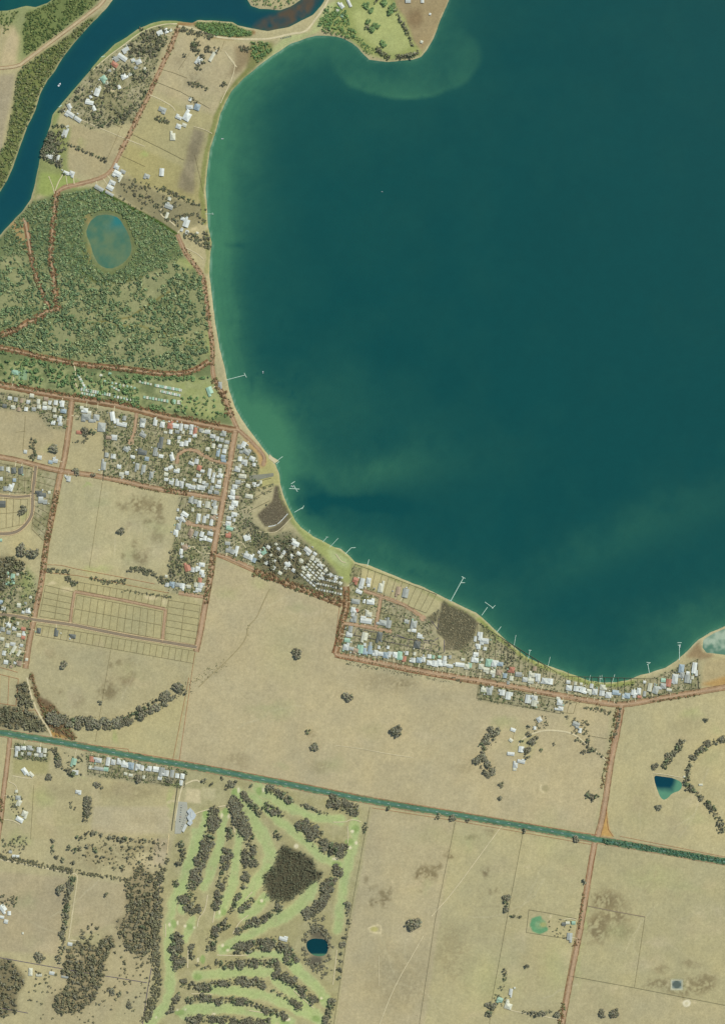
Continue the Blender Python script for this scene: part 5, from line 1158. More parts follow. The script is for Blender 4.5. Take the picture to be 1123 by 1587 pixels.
jetty('freestanding crooked mooring platform off the reed bed', [((448,757),(464,758)),((451,750),(457,746)),((455,752),(461,762))], .9)
jetty('tiny jetty at the grassy shore', [((478,826),(480.5,821))], .6)
jetty('left of the three jetties off the grassy park', [((500,840),(507,832)),((505,832),(509,832.5))], .6)
jetty('middle straight jetty off the grassy park', [((511,848),(524,834))], .6)
jetty('bent jetty off the grassy park point', [((535,858.5),(544,849)),((544,849),(551,848.5))], .8)
jetty('short upright jetty at the estate corner', [((569,877),(571.5,867))], .9)
jetty('very short slanting jetty on the narrow beach', [((769.5,979.5),(776,971))])
jetty('thin slightly leaning jetty with no head', [((795.5,1004),(797,995)),((797,995),(799,984))], .6)
jetty('jetty with a small square head near the lakefront row', [((818,1021),(821,1007)),((818.5,1007.5),(823,1008))])
jetty('thin jetty west of the vacant lot', [((848.5,1033),(852,1018))], .6)
jetty('smallest jetty, west of the forked one', [((912,1056),(914.5,1046))], .55)
jetty('forked jetty in front of the densest lakefront row', [((929,1058),(929,1047)),((929,1052),(932.5,1051)),((932,1054),(932,1046))], .6)
jetty('thin jetty east of the forked one', [((948,1058),(952,1045))], .6)
jetty('jetty with broad head near the road junction', [((1005.5,1043),(1003,1029)),((1001,1026.5),(1007.5,1027)),((1002,1030),(1006,1028))], .8)
jetty('easternmost jetty with a roofed landing at its head', [((1052,1023),(1052,999)),((1049,996),(1055.5,996)),((1049.5,1000),(1054,999))], .8)
jetty('small river jetty below the terrace houses', [((96,163),(91.5,166))], 1.3)
jetty('river landing beneath the northern terrace', [((163,86.5),(157,88.5))], .9)
jetty('thin jetty beneath the lakeside farm', [((312,331.5),(331,331.5)),((329,329.5),(330.5,333))], .5)
def boat(x, y, a, ln, lab):
    o = empty('motor_boat', W(x, y, 0), -R(a)); v = []; L2 = ln/2; b = ln*.18
    top = [(-L2, -b), (L2*.4, -b), (L2, 0), (L2*.4, b), (-L2, b)]
    v = [(x_*.92, y_*.75, -.3) for x_, y_ in top]+[(x_, y_, .8) for x_, y_ in top]
    f = [(4,3,2,1,0),(5,6,7,8,9)]+[(i, (i+1) % 5, 5+(i+1) % 5, 5+i) for i in range(5)]
    link('hull', mesh('hull', v, f, M['hull']), o)
    v, f = [], []; box_geo(-L2*.3, L2*.25, -b*.6, b*.6, .805, 1.9, v, f); link('cabin', mesh('cabin', v, f, M['glass']), o)
    tag(o, lab, 'boat')
boat(92.5, 131, -55, 13, 'white motor boat travelling along the middle of the river')
boat(407.5, 577, 90, 7, 'tiny white boat off the northernmost jetty')
boat(592, 297, 20, 4.5, 'tiny white boat alone in the middle of the upper lake')
boat(345, 215, 0, 7, 'small white boat close to the upper western beach')
boat(453, 754, 30, 8, 'white boat tied to the crooked mooring platform')
boat(1053, 1002, 90, 7, 'small white boat at the easternmost jetty')

# ---------------------------------------------------------------- fences and lot boundaries
def fence(lines, label, mat='fence', w=.45, h=1.2, posts=False):
    o = empty('fence', W(lines[0][0][0], lines[0][0][1], GZ), 0); x0, y0 = lines[0][0]
    v, f = [], []; pv, pf = [], []
    for k_, pts in enumerate(lines):
        for a, b in zip(pts, pts[1:]):
            ax, ay, bx, by = (a[0]-x0)*U, (y0-a[1])*U, (b[0]-x0)*U, (y0-b[1])*U
            l = math.hypot(bx-ax, by-ay) or 1; nx, ny = -(by-ay)/l*w, (bx-ax)/l*w; z = h+.004*(k_ % 9); k = len(v)
            v += [(ax+nx, ay+ny, -.2), (ax-nx, ay-ny, -.2), (bx-nx, by-ny, -.2), (bx+nx, by+ny, -.2), (ax+nx, ay+ny, z), (ax-nx, ay-ny, z), (bx-nx, by-ny, z), (bx+nx, by+ny, z)]
            f += [tuple(k+i for i in q_) for q_ in ((0,1,5,4),(1,2,6,5),(2,3,7,6),(3,0,4,7),(4,5,6,7))]
            n_ = max(1, int(l/12))
            for i in range(n_+1): box_geo(ax+(bx-ax)*i/n_-.2, ax+(bx-ax)*i/n_+.2, ay+(by-ay)*i/n_-.2, ay+(by-ay)*i/n_+.2, 0, h+.35, pv, pf)
    link('rail', mesh('rail', v, f, M[mat]), o)
    q_ = link('post', mesh('post', pv, pf, M[mat]), o); q_['kind'] = 'stuff'
    tag(o, label, 'fence')
def lots(quad, n_, m_, label, mat='fence', w=.35):
    a, b, c, d = quad; L_ = []
    def P(u, v_): return tuple((a[i]*(1-u)+b[i]*u)*(1-v_)+(d[i]*(1-u)+c[i]*u)*v_ for i in (0, 1))
    for j in range(m_+1): L_.append([P(0, j/m_), P(1, j/m_)])
    for i in range(n_+1): L_.append([P(i/n_, 0), P(i/n_, 1)])
    fence(L_, label, mat, w)
lots([(71,907),(114,917),(108,963),(62,955)],2,5,'lot fences of the western grid of empty blocks','fence')
lots([(122,902),(262,926),(259,942),(120,914)],14,1,'lot fences of the top strip of empty blocks')
lots([(120,922),(252,948),(249,990),(113,965)],12,2,'lot fences of the central grid of empty blocks')
lots([(262,930),(311,938),(303,1000),(256,991)],2,6,'lot fences of the eastern grid of empty blocks')
lots([(58,968),(303,1009),(300,1028),(55,984)],25,1,'lot fences of the long strip below the new street')
lots([(57,727),(89,733),(68,838),(50,820)],1,10,'lot fences between the west loop and the dusty street')
lots([(0,718),(50,727),(48,764),(0,762)],5,2,'lot fences inside the upper west loop')
lots([(0,772),(44,774),(40,812),(0,820)],4,2,'lot fences inside the lower west loop')
lots([(550,874),(676,921),(660,950),(546,906)],12,1,'lot fences of the estate strip along the beach','dark_fence')
lots([(592,930),(640,944),(634,974),(588,968)],4,2,'lot fences of the estate block behind the beach strip','dark_fence')
lots([(536,982),(680,1012),(676,1040),(530,1010)],19,1,'lot fences of the estate row along the lake road','dark_fence')
lots([(553,974),(680,1000),(679,1010),(548,984)],11,1,'lot fences of the empty estate row above the lake road','purple_fence')
lots([(740,965),(862,1042),(858,1062),(738,1046)],13,1,'side fences of the western lakefront gardens','dark_fence',.45)
lots([(876,1048),(1018,1052),(1018,1080),(874,1072)],14,1,'side fences of the central lakefront gardens','dark_fence',.45)
lots([(1018,1050),(1080,1022),(1082,1066),(1018,1076)],6,1,'side fences of the eastern lakefront gardens','dark_fence',.45)
lots([(742,1062),(872,1086),(868,1106),(738,1082)],12,1,'side fences of the short row south of the lake road','dark_fence')
lots([(872,1086),(893,1089),(888,1106),(868,1104)],2,1,'fences of the last empty lots south of the lake road','fence')
lots([(214,648),(358,674),(356,690),(212,662)],15,1,'garden fences of the row under the main road','dark_fence')
lots([(202,708),(262,718),(258,752),(198,742)],5,1,'garden fences of the western half of the northern block','dark_fence')
lots([(262,730),(352,740),(344,770),(258,756)],10,2,'garden fences above the middle road','dark_fence')
lots([(282,770),(342,778),(336,815),(274,808)],7,2,'garden fences between the middle road and the court','dark_fence')
lots([(276,816),(334,824),(328,845),(270,842)],6,1,'garden fences below the court','dark_fence')
lots([(138,1170),(288,1198),(286,1220),(136,1196)],16,1,'garden fences of the row beneath the highway','dark_fence')
lots([(24,1154),(74,1160),(72,1178),(22,1172)],6,2,'garden fences of the south-western corner cluster','dark_fence')
lots([(-4,610),(106,626),(104,642),(-4,628)],12,1,'garden fences of the north-western block','dark_fence')
lots([(355,722),(384,727),(372,782),(352,780)],2,8,'garden fences east of centre street','dark_fence')
lots([(0,1045),(29,1052),(25,1094),(0,1090)],2,1,'fences of the pale twin paddock by the western wood','red_fence')
FL = [([(378,764),(424,749)],'upper slanting fence inland of the reed bed','dark_fence',.6),([(382,778),(422,757)],'middle slanting fence inland of the reed bed','dark_fence',.6),([(386,792),(418,776)],'lower slanting fence inland of the reed bed','dark_fence',.6),([(376,752),(420,741)],'slanting fence beneath the grey concrete slab','dark_fence',.6),([(293,1050),(268,1178)],'left rust rail of the unmade lane across the paddock','red_fence',.5),([(302,1012),(278,1179)],'right rust rail of the unmade lane across the paddock','red_fence',.5),
 ([(159,748),(139,880)],'wire fence dividing the paddock below the middle road','fence',.35),([(172,1008),(148,1150)],'wire fence crossing the creek belt','fence',.3),
 ([(573,1251),(541,1428),(517,1590),(508,1640)],'long boundary fence on the eastern side of the golf course','dark_fence',.5),
 ([(705,1274),(673.6,1428),(649,1590)],'wire fence between the two middle southern fields','dark_fence',.45),([(810,1291),(792,1387),(760,1560),(758,1590)],'wire fence on the west side of the oval dam field','dark_fence',.4),
 ([(880,1512),(983,1531),(1123,1558),(1180,1569)],'crossing fence of the south-eastern fields','dark_fence',.5),([(999,1421),(982.5,1530)],'upright fence of the south-eastern field','fence',.4),([(912,1404),(999,1421)],'short fence above the brown field patch','fence',.4),
 ([(819,1410),(815,1445),(865,1453),(886,1455)],'western fence of the oval dam garden','dark_fence',.5),([(819,1410),(850,1415),(893,1424)],'northern hedge fence of the oval dam garden','dark_fence',.5),
 ([(74,875),(95,876),(120,882),(180,893),(240,905)],'rust fence under the middle western paddock','red_fence',.5),([(70,887),(120,892),(170,901),(240,915),(262,919)],'dark red fence above the empty lots','red_fence',.5),
 ([(53,1217),(48,1300)],'fence west of the south-western paddock','fence',.35),([(160,745),(163,690),(168,655)],'dark fence hedge beside the long white roof','dark_fence',1.2),
 ([(40,645),(36,698)],'fence in the field beside the pond tree','fence',.4),([(880,1040),(880,1062)],'fence of the vacant lakefront lot','fence',.35),([(276,1214),(266,1287)],'dark hedge fence west of the car park','dark_fence',1.4),
 ([(262,1292),(259,1322)],'white edged fence south of the car park','edge_cream',.8),([(250,1355),(243,1405),(238,1460)],'slate fence west of the golf course','purple_fence',.8),([(235,1500),(228,1540),(221,1590)],'lower slate fence west of the golf course','purple_fence',.8),
 ([(0,1484),(50,1493),(90,1500),(140,1509),(180,1515),(228,1523)],'slate fence crossing the southern woods','purple_fence',.7),([(0,1562),(44,1570)],'short slate fence in the corner wood','purple_fence',.6),([(20,1103),(55,1100),(60,1108)],'rust fence through the western wood','red_fence',.5),
 ([(0,1034),(28,1042)],'rust fence below the terracotta garden','red_fence',.5),([(119,1152),(199,1161),(200,1165),(300,1182),(450,1211),(560,1234),(700,1257),(860,1284),(925,1294)],'northern boundary fence of the highway','red_fence',.5),
 ([(576,1252),(700,1271),(860,1299),(916,1309)],'southern boundary fence of the highway','red_fence',.4),([(960,1296),(1123,1328),(1180,1338)],'eastern boundary fence of the highway','red_fence',.4),
 ([(337,862),(420,899),(526,940),(517,1013),(524,1019),(640,1043),(760,1064)],'rust boundary fence round the northern edge of the big paddock','red_fence',.5),
 ([(208,152),(165,250)],'fence on the west side of the river road','fence',.3),([(168,188),(190,198)],'short fence by the river terrace','fence',.3),([(205,208),(250,230),(285,248)],'fence between the grassy northern fields','dark_fence',.35),([(182,238),(225,258)],'lower fence between the grassy northern fields','fence',.35),
 ([(246,106),(270,113),(290,121)],'fence of the headland paddock','fence',.35),([(240,126),(280,142),(325,168)],'lower fence of the headland paddock','dark_fence',.35),([(277,108),(294,82)],'slanting fence of the headland paddock','dark_fence',.4),([(348,64),(342,80)],'short fence near the causeway','fence',.3),
 ([(316,300),(302,240)],'fence above the lakeside reeds','fence',.3),([(967,1100),(952,1150),(942,1190)],'rust rail east of the straight gravel road','red_fence',.4),([(938,1250),(942,1285),(950,1297)],'rust rail round the junction triangle','red_fence',.5),([(924,1312),(916,1350),(908,1395)],'rust rail east of the southern straight road','red_fence',.4),([(916,1310),(904,1380),(896,1425),(884,1485),(870,1560)],'rust rail west of the southern straight road','red_fence',.4),
 ([(794,1150),(797,1130),(800,1125)],'thin fence by the farm tank','fence',.3),([(912,1140),(940,1145)],'fence of the eastern homestead','dark_fence',.4),([(680,955),(678,975),(668,962)],'slate fence west of the lakeside scrub','purple_fence',.6),([(688,992),(688,1010)],'short slate fence under the lakeside scrub','purple_fence',.7),([(612,983),(630,990),(650,993),(672,993),(680,988)],'slate fence along the estate back lots','purple_fence',.7),
 ([(25,670),(40,668)],'tiny fence in the field corner','fence',.3),([(1080,1022),(1081,1070)],'dark end fence of the lakefront gardens','dark_fence',.7)]
for pts, lab, mat, w in FL: fence([pts], lab, mat, w*(.7 if w < .6 else 1))

# ---------------------------------------------------------------- woods, scrub and gardens
random.seed(99)
RES = [(-60,385),(5,368),(50,314),(84,304),(102,300),(146,293),(243,343),(272,366),(284,396),(268,402),(272,420),(296,418),(312,428),(320,470),(322,540),(316,560),(290,574),(200,566),(120,556),(0,532),(-60,520)]
ringed = SDB['swamp'] < -7
dn = N2*.9+N3*.5
RS = [(-60,395),(60,400),(100,425),(160,440),(230,425),(272,400),(290,416),(312,428),(322,500),(322,545),(290,574),(200,566),(120,556),(0,532),(-60,520)]
RN = [(-60,385),(5,368),(50,314),(84,304),(102,300),(146,293),(243,343),(272,366),(284,396),(272,400),(230,425),(160,440),(100,425),(60,400),(-60,395)]
dS = N2*.9+N3*1.1
pts = scatter(RN, 3000, 1.6, 3.0, dn, -.2)+scatter(RS, 3600, 1.6, 4.0, dS, -.17)+scatter(RS, 1500, .8, 1.8, dS, -.3); pts = [q_ for q_ in pts if ringed[int(q_[1]-Y0), int(q_[0]-X0)]]
pts = [q_ for q_ in pts if not (q_[0] < 60 and q_[1] < 440 and random.random() < .35)]
pts = [q_ for q_ in pts if not any((q_[0]-cx_)**2/(r_*1.2)**2+(q_[1]-cy_)**2/(r_*.9)**2 < 1 and random.random() < .6 for cx_, cy_, r_ in ((28,404,12),(38,360,9),(25,430,9),(8,410,8),(60,470,9),(200,445,12),(240,430,16),(215,470,14),(290,520,12),(240,540,14),(140,490,10),(200,495,12),(110,520,10),(40,500,10),(180,540,12),(235,455,9),(262,448,9)))]
mass('reserve_forest', 'dense green forest around the round swamp', pts, [A2(92,112,78), A2(84,102,76), A2(100,116,84), A2(112,126,90), A2(130,138,102)], 'forest', 6, .42)
pts = scatter([(100,300),(146,294),(243,343),(272,366),(280,400),(240,420),(215,430),(120,430),(104,400),(98,340)], 1700, 1.1, 2.0)
pts = [q_ for q_ in pts if SDB['swamp'][int(q_[1]-Y0), int(q_[0]-X0)] < -8]
mass('swamp_thicket', 'fine green thicket ringing the round swamp', pts, [A2(86,106,72), A2(96,114,76), A2(104,116,74)], 'thicket', 4)
pts = [(x, y, r) for x, y, r in strip([(150,293),(200,321),(243,343),(272,362)], 4, 90, 1.3, 2.2)]
mass('boundary_hedge', 'dark green hedge along the forest edge below the farms', pts, [A2(66,90,44)], 'hedge', 5)
pts = scatter([(-60,545),(0,545),(80,562),(120,566),(118,612),(0,592),(-60,585)], 240, 1.6, 4.2, dn, -.08)+scatter([(120,572),(215,580),(214,600),(216,632),(120,614)], 130, 1.6, 3.8, N3, -.1)+scatter([(205,582),(330,584),(300,590),(240,588),(205,592)],90,2,3.2)
pts += strip([(195,600),(215,625)],14,30,2.6,3.8)+strip([(225,630),(255,632)],7,26,2,3)+scatter([(264,618),(330,612),(356,650),(300,648),(262,636)], 60, 2, 3.6)
mass('park_trees', 'green trees sheltering the cabins of the forest park', pts, [GREEN, A2(84,108,72), A2(108,128,86)], 'trees', 7)
pts = scatter([(28,112),(48,94),(100,60),(134,32),(150,28),(128,50),(108,72),(92,95),(83,110),(72,124),(60,147),(54,168),(40,198),(28,232),(18,260),(9,280),(-2,298),(-60,355),(-60,280),(-10,255),(8,225),(18,180)], 1500, 1.4, 2.8, dn, -.25)
mass('river_bank_woods', 'green woods on the western bank of the river', pts, [A2(98,110,68), A2(88,100,70), A2(122,124,84), A2(106,108,76)], 'woods', 6)
pts = scatter([(38,88),(36,45),(42,20),(76,6),(150,-60),(180,-60),(150,8),(130,20),(89,52),(56,76)], 900, 1.3, 2.5, dn, -.15)+scatter([(-60,20),(30,16),(10,50),(-60,80)], 260, 1.2, 2.2)
mass('lagoon_woods', 'green woods between the lagoon and the slanting track', pts, [A2(90,106,64), A2(112,120,76), A2(80,98,62)], 'woods', 6)
pts = scatter([(307,35),(333,34),(360,37),(372,44),(392,48),(388,56),(340,56),(318,50),(302,40)], 330, 1.4, 2.4)+scatter([(384,-40),(466,-40),(466,-4),(450,8),(434,13),(404,11),(390,5)], 220, 1.3, 2.4)
pts += scatter([(388,64),(416,66),(424,76),(400,98),(390,88)], 90, 1.6, 3)+scatter([(493,38),(503,14),(518,6),(536,16),(541,37),(554,54),(545,60),(524,55),(503,50)], 230, 1.6, 3)+scatter([(545,55),(560,60),(580,76),(580,90),(566,82)], 60, 1, 1.8)
mass('shore_thicket', 'green thickets along the causeway and the northern banks', pts, [GREEN, A2(100,122,74), A2(80,104,70)], 'thicket', 6)
pts = strip([(88,300),(83,334),(81,360),(78,398),(84,427),(86,457),(90,478)],12,150,1.6,3)+strip([(90,480),(71,483),(53,496),(27,510),(-30,533)],11,150,1.6,3)+strip([(-30,534),(36,546),(71,555),(125,565),(207,573),(278,580),(305,573),(322,563)],9,330,1.3,2.6)
pts += strip([(48,392),(55,427),(66,452),(76,476)],8,70,1.4,2.6)+strip([(277,40),(262,80),(245,115),(230,150),(205,200),(188,235)],9,150,1,1.9)
pts += strip([(316,430),(319,453),(323,489),(327,516),(330,539),(329,565)],7,120,1.2,2.2)+strip([(331,587),(340,599),(347,613),(358,645)],12,70,1.6,3)+strip([(285,384),(300,408),(314,428)],8,40,1,1.8)
pts += strip([(0,592),(36,599),(107,612),(178,622),(251,640),(287,647),(340,657)],6,330,1.2,2.4)+strip([(394,886),(421,895),(457,908),(492,920),(528,934)],12,260,1.6,3.2)+strip([(538,915),(536,940),(529,965),(522,1000)],7,150,1.2,2.2)
pts += strip([(47,1044),(59,1080),(75,1110),(98,1132),(116,1146)],8,170,1.4,2.6)+scatter([(84,1092),(98,1112),(120,1146),(88,1142),(72,1122),(62,1095)],170,1.2,2.6)+strip([(90,760),(78,816),(71,851),(66,890)],7,150,1.2,2.4)+strip([(66,890),(58,940)],6,30,1.2,2)
pts += strip([(520,1017),(571,1027),(642,1041),(713,1054),(785,1066),(860,1079),(930,1092)],4,170,.9,1.6)+strip([(331,855),(328,884),(322,915),(318,935)],8,90,1.5,2.6)
pts += strip([(955,1097),(950,1125),(944,1160),(938,1190),(931,1222)],5,110,1.2,2.2)+strip([(1008,1088),(1040,1083),(1085,1076)],3,60,1.1,1.9)+strip([(255,757),(290,762)],10,50,1.5,2.6)+strip([(180,747),(215,755),(250,763)],3,50,1,1.5)
pts += strip([(904,1385),(898,1425)],4,26,1.2,2)+strip([(896,1425),(898,1450),(888,1470)],6,24,1.4,2.2)+strip([(872,1555),(868,1587)],8,46,1.5,2.6)+strip([(0,1232),(2,1275)],10,24,1.8,3.2)
mass('highway_trees', 'dark green trees lining the eastern highway', strip([(955,1306),(977,1310),(1047,1322),(1123,1335)],8,230,1.4,2.6)+strip([(935,1303),(960,1307)],7,30,1.6,2.8), [A2(64,92,70), A2(80,98,74)], 'trees', 5)
mass('roadside_scrub', 'russet brown scrub trees along the road verges', pts, [RUSTL, A2(118,94,68), A2(96,80,58), A2(100,96,68), A2(96,104,70)], 'scrub', 6, .45)
# grey-green woods of the south-west
pts = []
for p_, n_ in zip(WOODFLOOR, (420, 470, 330, 280, 70, 170, 100, 22)): pts += scatter(p_, int(n_*.8), 1.9, 4.4, N3+N2*.4, -.2)+scatter(p_, int(n_*.7), .9, 2)
pts += scatter([(130,1440),(185,1440),(240,1480),(240,1500),(225,1560),(150,1587),(60,1587),(80,1540),(30,1500),(100,1495)], 150, .9, 2.8)+scatter([(120,1300),(258,1296),(262,1345),(190,1350),(120,1330)], 120, .8, 2.2)
pts += strip([(247,1350),(246,1403),(244,1426),(243,1459),(242,1491),(246,1510),(242,1537),(234,1560),(224,1583)],13,330,2,3.6)
pts += strip([(0,1327),(44,1336),(89,1345),(113,1350)],8,170,1.6,2.6)+strip([(118,1350),(150,1356),(200,1364)],5,70,1.4,2.4)
pts += scatter([(30,1540),(60,1500),(92,1505),(82,1545),(60,1560)], 16, 1.6, 3)+scatter([(160,1478),(240,1470),(240,1520),(180,1550),(150,1560)], 34, 1.5, 3.4)+scatter([(120,1440),(150,1430),(160,1450),(130,1460)],12,2.5,4)
pts += scatter([(236,1300),(262,1300),(258,1345),(236,1345),(190,1345),(190,1320)],36,1.4,2.8)+strip([(260,1330),(253,1350),(250,1370)],6,14,2.4,4)
mass('southern_woods', 'grey olive woods in the south-western corner', pts, [OLIVE, A2(108,106,82), A2(92,92,72)], 'woods', 7)
pts = strip([(438,1310),(453,1317),(485,1332),(490,1349),(500,1352),(496,1360),(469,1380),(447,1395),(419,1393),(409,1358),(424,1345),(431,1325),(438,1310)], 6, 130, 1.2, 3)+scatter([(438,1310),(453,1317),(485,1332),(490,1349),(500,1352),(496,1360),(469,1380),(447,1395),(419,1393),(409,1358),(424,1345),(431,1325)], 900, 1.1, 1.9)
mass('pine_plantation', 'dark tightly planted plantation inside the golf course', pts, [A2(78,80,62), A2(70,72,58), A2(88,88,68)], 'plantation', 4, 1.6)
pts = []
for i in range(150):
    a_ = random.uniform(0, 6.28); q_ = random.uniform(.86, 1.3); pts.append((492+19*q_*math.cos(a_), 1468+28*q_*math.sin(a_), random.uniform(1.6, 3)))
pts = [q_ for q_ in pts if free(q_[0], q_[1])]
pts += scatter([(520,1500),(500,1515),(480,1500)], 20, 1.5, 2.6)+scatter([(470,1410),(500,1400),(505,1440),(480,1440)], 40, 1.6, 3)
mass('dam_thicket', 'grey olive thicket around the golf course dam', pts, [OLIVE, GREYL], 'thicket', 6)
pts = scatter([(687,931),(701,939),(719,948),(740,963),(736,980),(731,1010),(711,1008),(689,1007),(689,990),(677,980),(680,955),(684,941)], 1000, .8, 1.5)
pts += scatter([(655,962),(680,944),(676,966),(664,985),(655,985)], 40, 1.4, 2.4)+scatter([(640,990),(652,990),(655,1004),(640,1004)], 14, 1.6, 2.4)
mass('lakeside_scrub', 'low grey scrub block beside the longest jetty', pts, [A2(104,100,80), A2(94,92,74), A2(116,108,84)], 'scrub', 4, .5)
pts = scatter([(427,754),(433,755),(437,771),(447,795),(430,813),(411,815),(399,799),(421,779)], 420, .6, 1.2)
mass('reed_bed', 'grey brown reed bed behind the beach below the boat ramp', pts, [A2(108,100,82), A2(98,94,76)], 'reeds', 4, .4)
# gardens
gcol = [A2(96,106,74), A2(84,90,68), A2(112,122,82), A2(104,104,84), A2(76,84,60)]
pts = []
for p_ in (URB[1], URB[2], URB[3], URB[5], URB[6], URB[0], URB[7], URB[11], URB[12]): pts += scatter(p_, 60 if p_ is not URB[1] else 220, 1.6, 2.6, N2*.5+N3, 0)
pts += scatter(URB[10], 170, 1.8, 3.6, N2+N3, -.03)
dens = (260, 1900, 520, 620, 560, 760, 800, 170, 60, 30, 420, 110, 330, 60, 900)
for p_, n_ in zip(URB, dens): pts += scatter(p_, n_, .7, 1.9)
print('shrubs', len(pts))
mass('garden_shrubs', 'garden trees and shrubs among the houses', pts, gcol, 'shrubs', 5, .6)
pts = scatter(URB[13], 120, 2.2, 4.2)+scatter(URB[14], 300, 1.6, 3.6, N2+N3, -.02)+strip([(200,82),(225,80),(246,72)],14,60,2,3.4)+strip([(215,48),(245,60),(262,66)],12,40,2,3)+scatter([(80,196),(100,190),(104,215),(100,250),(80,262),(64,240)], 60, 2.2, 4)+scatter([(180,270),(230,280),(320,315),(318,345),(270,358),(215,330),(185,305)], 130, 1.4, 3, N3, -.02)
pts += strip([(232,310),(256,330),(272,345)],8,30,1.5,2.6)+strip([(250,290),(275,302),(306,318)],6,50,1.5,2.6)+strip([(320,360),(322,385)],10,40,1.8,3)+strip([(272,335),(308,332)],4,30,1.5,2.4)+strip([(284,362),(305,370),(320,380)],10,50,1.8,3)
pts += scatter([(262,855),(275,850),(290,862),(300,870),(302,905),(262,900)], 90, 1.6, 3.2)+strip([(200,880),(232,888),(255,900),(262,905)],10,80,1.8,3.2)+strip([(75,882),(110,888)],8,40,1.6,2.8)+strip([(104,892),(118,905)],10,30,1.8,3)+strip([(140,895),(165,902),(200,900)],7,50,1.6,2.8)+strip([(190,915),(240,922),(265,925)],5,40,1.2,2)
pts += scatter([(404,700),(420,840),(440,832),(470,846),(450,862),(410,862)], 10, 2, 3)+scatter([(392,812),(412,822),(405,840),(380,836)], 40, 1.6, 2.8)+scatter([(430,832),(462,838),(470,852),(430,856)],60,1.6,2.8)
pts += strip([(300,62),(312,90),(308,106)],12,40,1.8,3.4)+strip([(292,128),(308,132),(322,138)],6,30,1.6,2.6)+strip([(297,72),(306,76)],10,16,2,3.2)+strip([(318,76),(340,78)],10,26,1.6,2.8)+strip([(345,134),(350,128)],7,10,1.6,2.8)+strip([(280,45),(300,50),(330,58)],8,70,1.6,2.8)+strip([(372,74),(388,78)],8,16,2,3)
pts += strip([(240,182),(262,188)],8,26,1.8,2.8)+strip([(292,150),(305,160)],6,14,1.4,2.4)+strip([(180,178),(196,180),(208,168)],9,30,2,3.4)+strip([(52,680),(52,712)],10,40,1.8,3)+strip([(114,686),(116,684),(130,685),(136,679)],3,30,1.2,1.9)+strip([(165,650),(163,690),(160,700)],2.5,50,1,1.6)
pts += strip([(700,1050),(715,1056)],4,10,1.2,2)+strip([(535,1028),(560,1032),(600,1040),(640,1048)],4,46,.8,1.5)+strip([(905,1096),(930,1100),(946,1106)],6,40,1.4,2.4)+strip([(860,1090),(885,1088)],4,14,1.4,2.2)
pts += strip([(960,1098),(957,1120),(952,1142)],4,46,1.4,2.2)+strip([(100,1430),(96,1470)],6,10,1.5,2.4)
pts += scatter([(700,968),(700,960),(706,960)],1,1,2)+scatter([(4,1296),(44,1296),(42,1322),(4,1322)],46,1.4,2.6)+scatter([(10,1225),(30,1225),(46,1268),(24,1272)],40,1.2,2.4)+scatter([(100,1165),(128,1168),(128,1200),(104,1196)],22,1.6,2.8)
pts += scatter([(0,1385),(28,1388),(28,1410),(0,1402)],26,1.8,3)+scatter([(20,1150),(82,1162),(92,1170),(88,1165)],20,1.4,2.4)+scatter([(78,1156),(90,1158),(88,1172)],14,1.8,3)
pts += scatter([(820,1118),(848,1105),(850,1128),(828,1136)],34,1,2)+scatter([(884,1112),(912,1116),(910,1148),(884,1142)],40,1.2,2.4)+scatter([(738,962),(746,966),(800,1008),(790,1012),(770,1000)],70,.8,1.6)+scatter([(780,990),(800,1010),(788,1044),(780,1040)],50,1.4,2.4)
pts += scatter([(842,1426),(886,1422),(884,1456),(860,1452)],40,.9,1.8)+scatter([(766,1540),(786,1545),(780,1560),(764,1556)],26,1.1,2.2)+scatter([(1062,1204),(1070,1218),(1078,1226),(1064,1226)],16,1.6,2.8)
pts += [(rx_, ry_, rr_*1.15) for rr_, rx_, ry_, *_ in REST]
mass('scattered_trees', 'mixed olive trees on verges, gardens and paddock edges', pts, [OLIVE, A2(90,98,74), A2(108,108,86), DARK], 'trees', 6)
pts = []
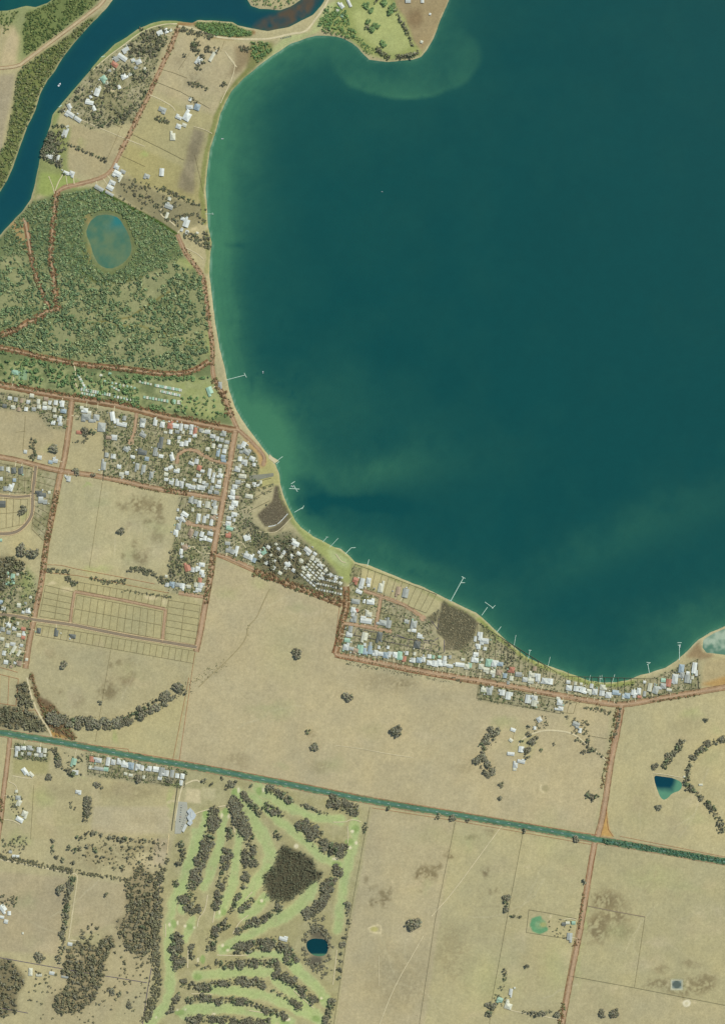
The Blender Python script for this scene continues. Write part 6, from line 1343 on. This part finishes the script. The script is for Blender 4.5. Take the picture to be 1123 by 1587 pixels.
for u_, w_ in UNDER:
    L_ = sum(math.hypot(b[0]-a[0], b[1]-a[1]) for a, b in zip(u_, u_[1:]))
    pts += strip(u_, w_*1.25, int(L_*w_*.035)+3, .6, 1.8)
mass('belt_undergrowth', 'grey olive saplings and undergrowth fringing the tree belts', pts, [GREYL, OLIVE, A2(118,114,92)], 'undergrowth', 6)
pts = []
if 0: pass
# tussocks in the paddocks
mass('creek_scrub', 'pale olive scrub along the dry creek above the tree belt', strip([(300,1060),(318,1045),(335,1036),(350,1026)],14,70,.7,1.5)+strip([(383,985),(386,968)],4,12,.6,1.2), [A2(132,126,96), A2(116,114,88)], 'scrub', 5, .35)
mass('inland_shrubs', 'olive shrubs in the long gardens inland of the reed bed', strip([(380,766),(424,751)],3,36,.9,1.9)+strip([(384,780),(420,760)],3,30,.9,1.8)+strip([(388,756),(404,748)],8,22,1.2,2.4)+strip([(376,815),(390,806)],12,30,1.4,2.8)+strip([(536,1024),(600,1037),(700,1058)],3,60,.8,1.4), [OLIVE, A2(104,110,82)], 'shrubs', 6)
pts = []
for x, y, rx, ry, n_ in ((590,1050,60,24,110),(625,1062,30,16,60),(660,1352,24,20,110),(595,1390,20,22,60),(690,1380,20,30,20),(1060,1525,50,26,170),(930,1400,30,34,120),(222,790,34,24,140),(225,835,30,40,110),(180,1065,30,24,120),(75,1010,22,20,50),(85,1095,22,26,60),(120,1085,14,18,50),(500,960,40,30,16),(300,110,20,14,30),(610,1540,60,44,110),(700,1480,44,60,70),(478,1135,14,14,30),(490,1185,30,12,24),(640,1250,40,12,20),(1000,1380,40,30,24),(745,1385,20,12,30),(690,1320,14,10,16),(1080,1240,30,20,16),(540,1060,30,30,20),(480,55,40,4,0),(205,1035,14,16,30)):
    for _ in range(n_):
        x_, y_ = random.gauss(x, rx*.45), random.gauss(y, ry*.45)
        if free(x_, y_): pts.append((x_, y_, random.uniform(.35, .8)))
mass('paddock_tussocks', 'low dry tussocks and bracken dotted over the paddocks', pts, [A2(120,108,80), A2(132,120,90), A2(112,104,78)], 'tussocks', 4, .3)
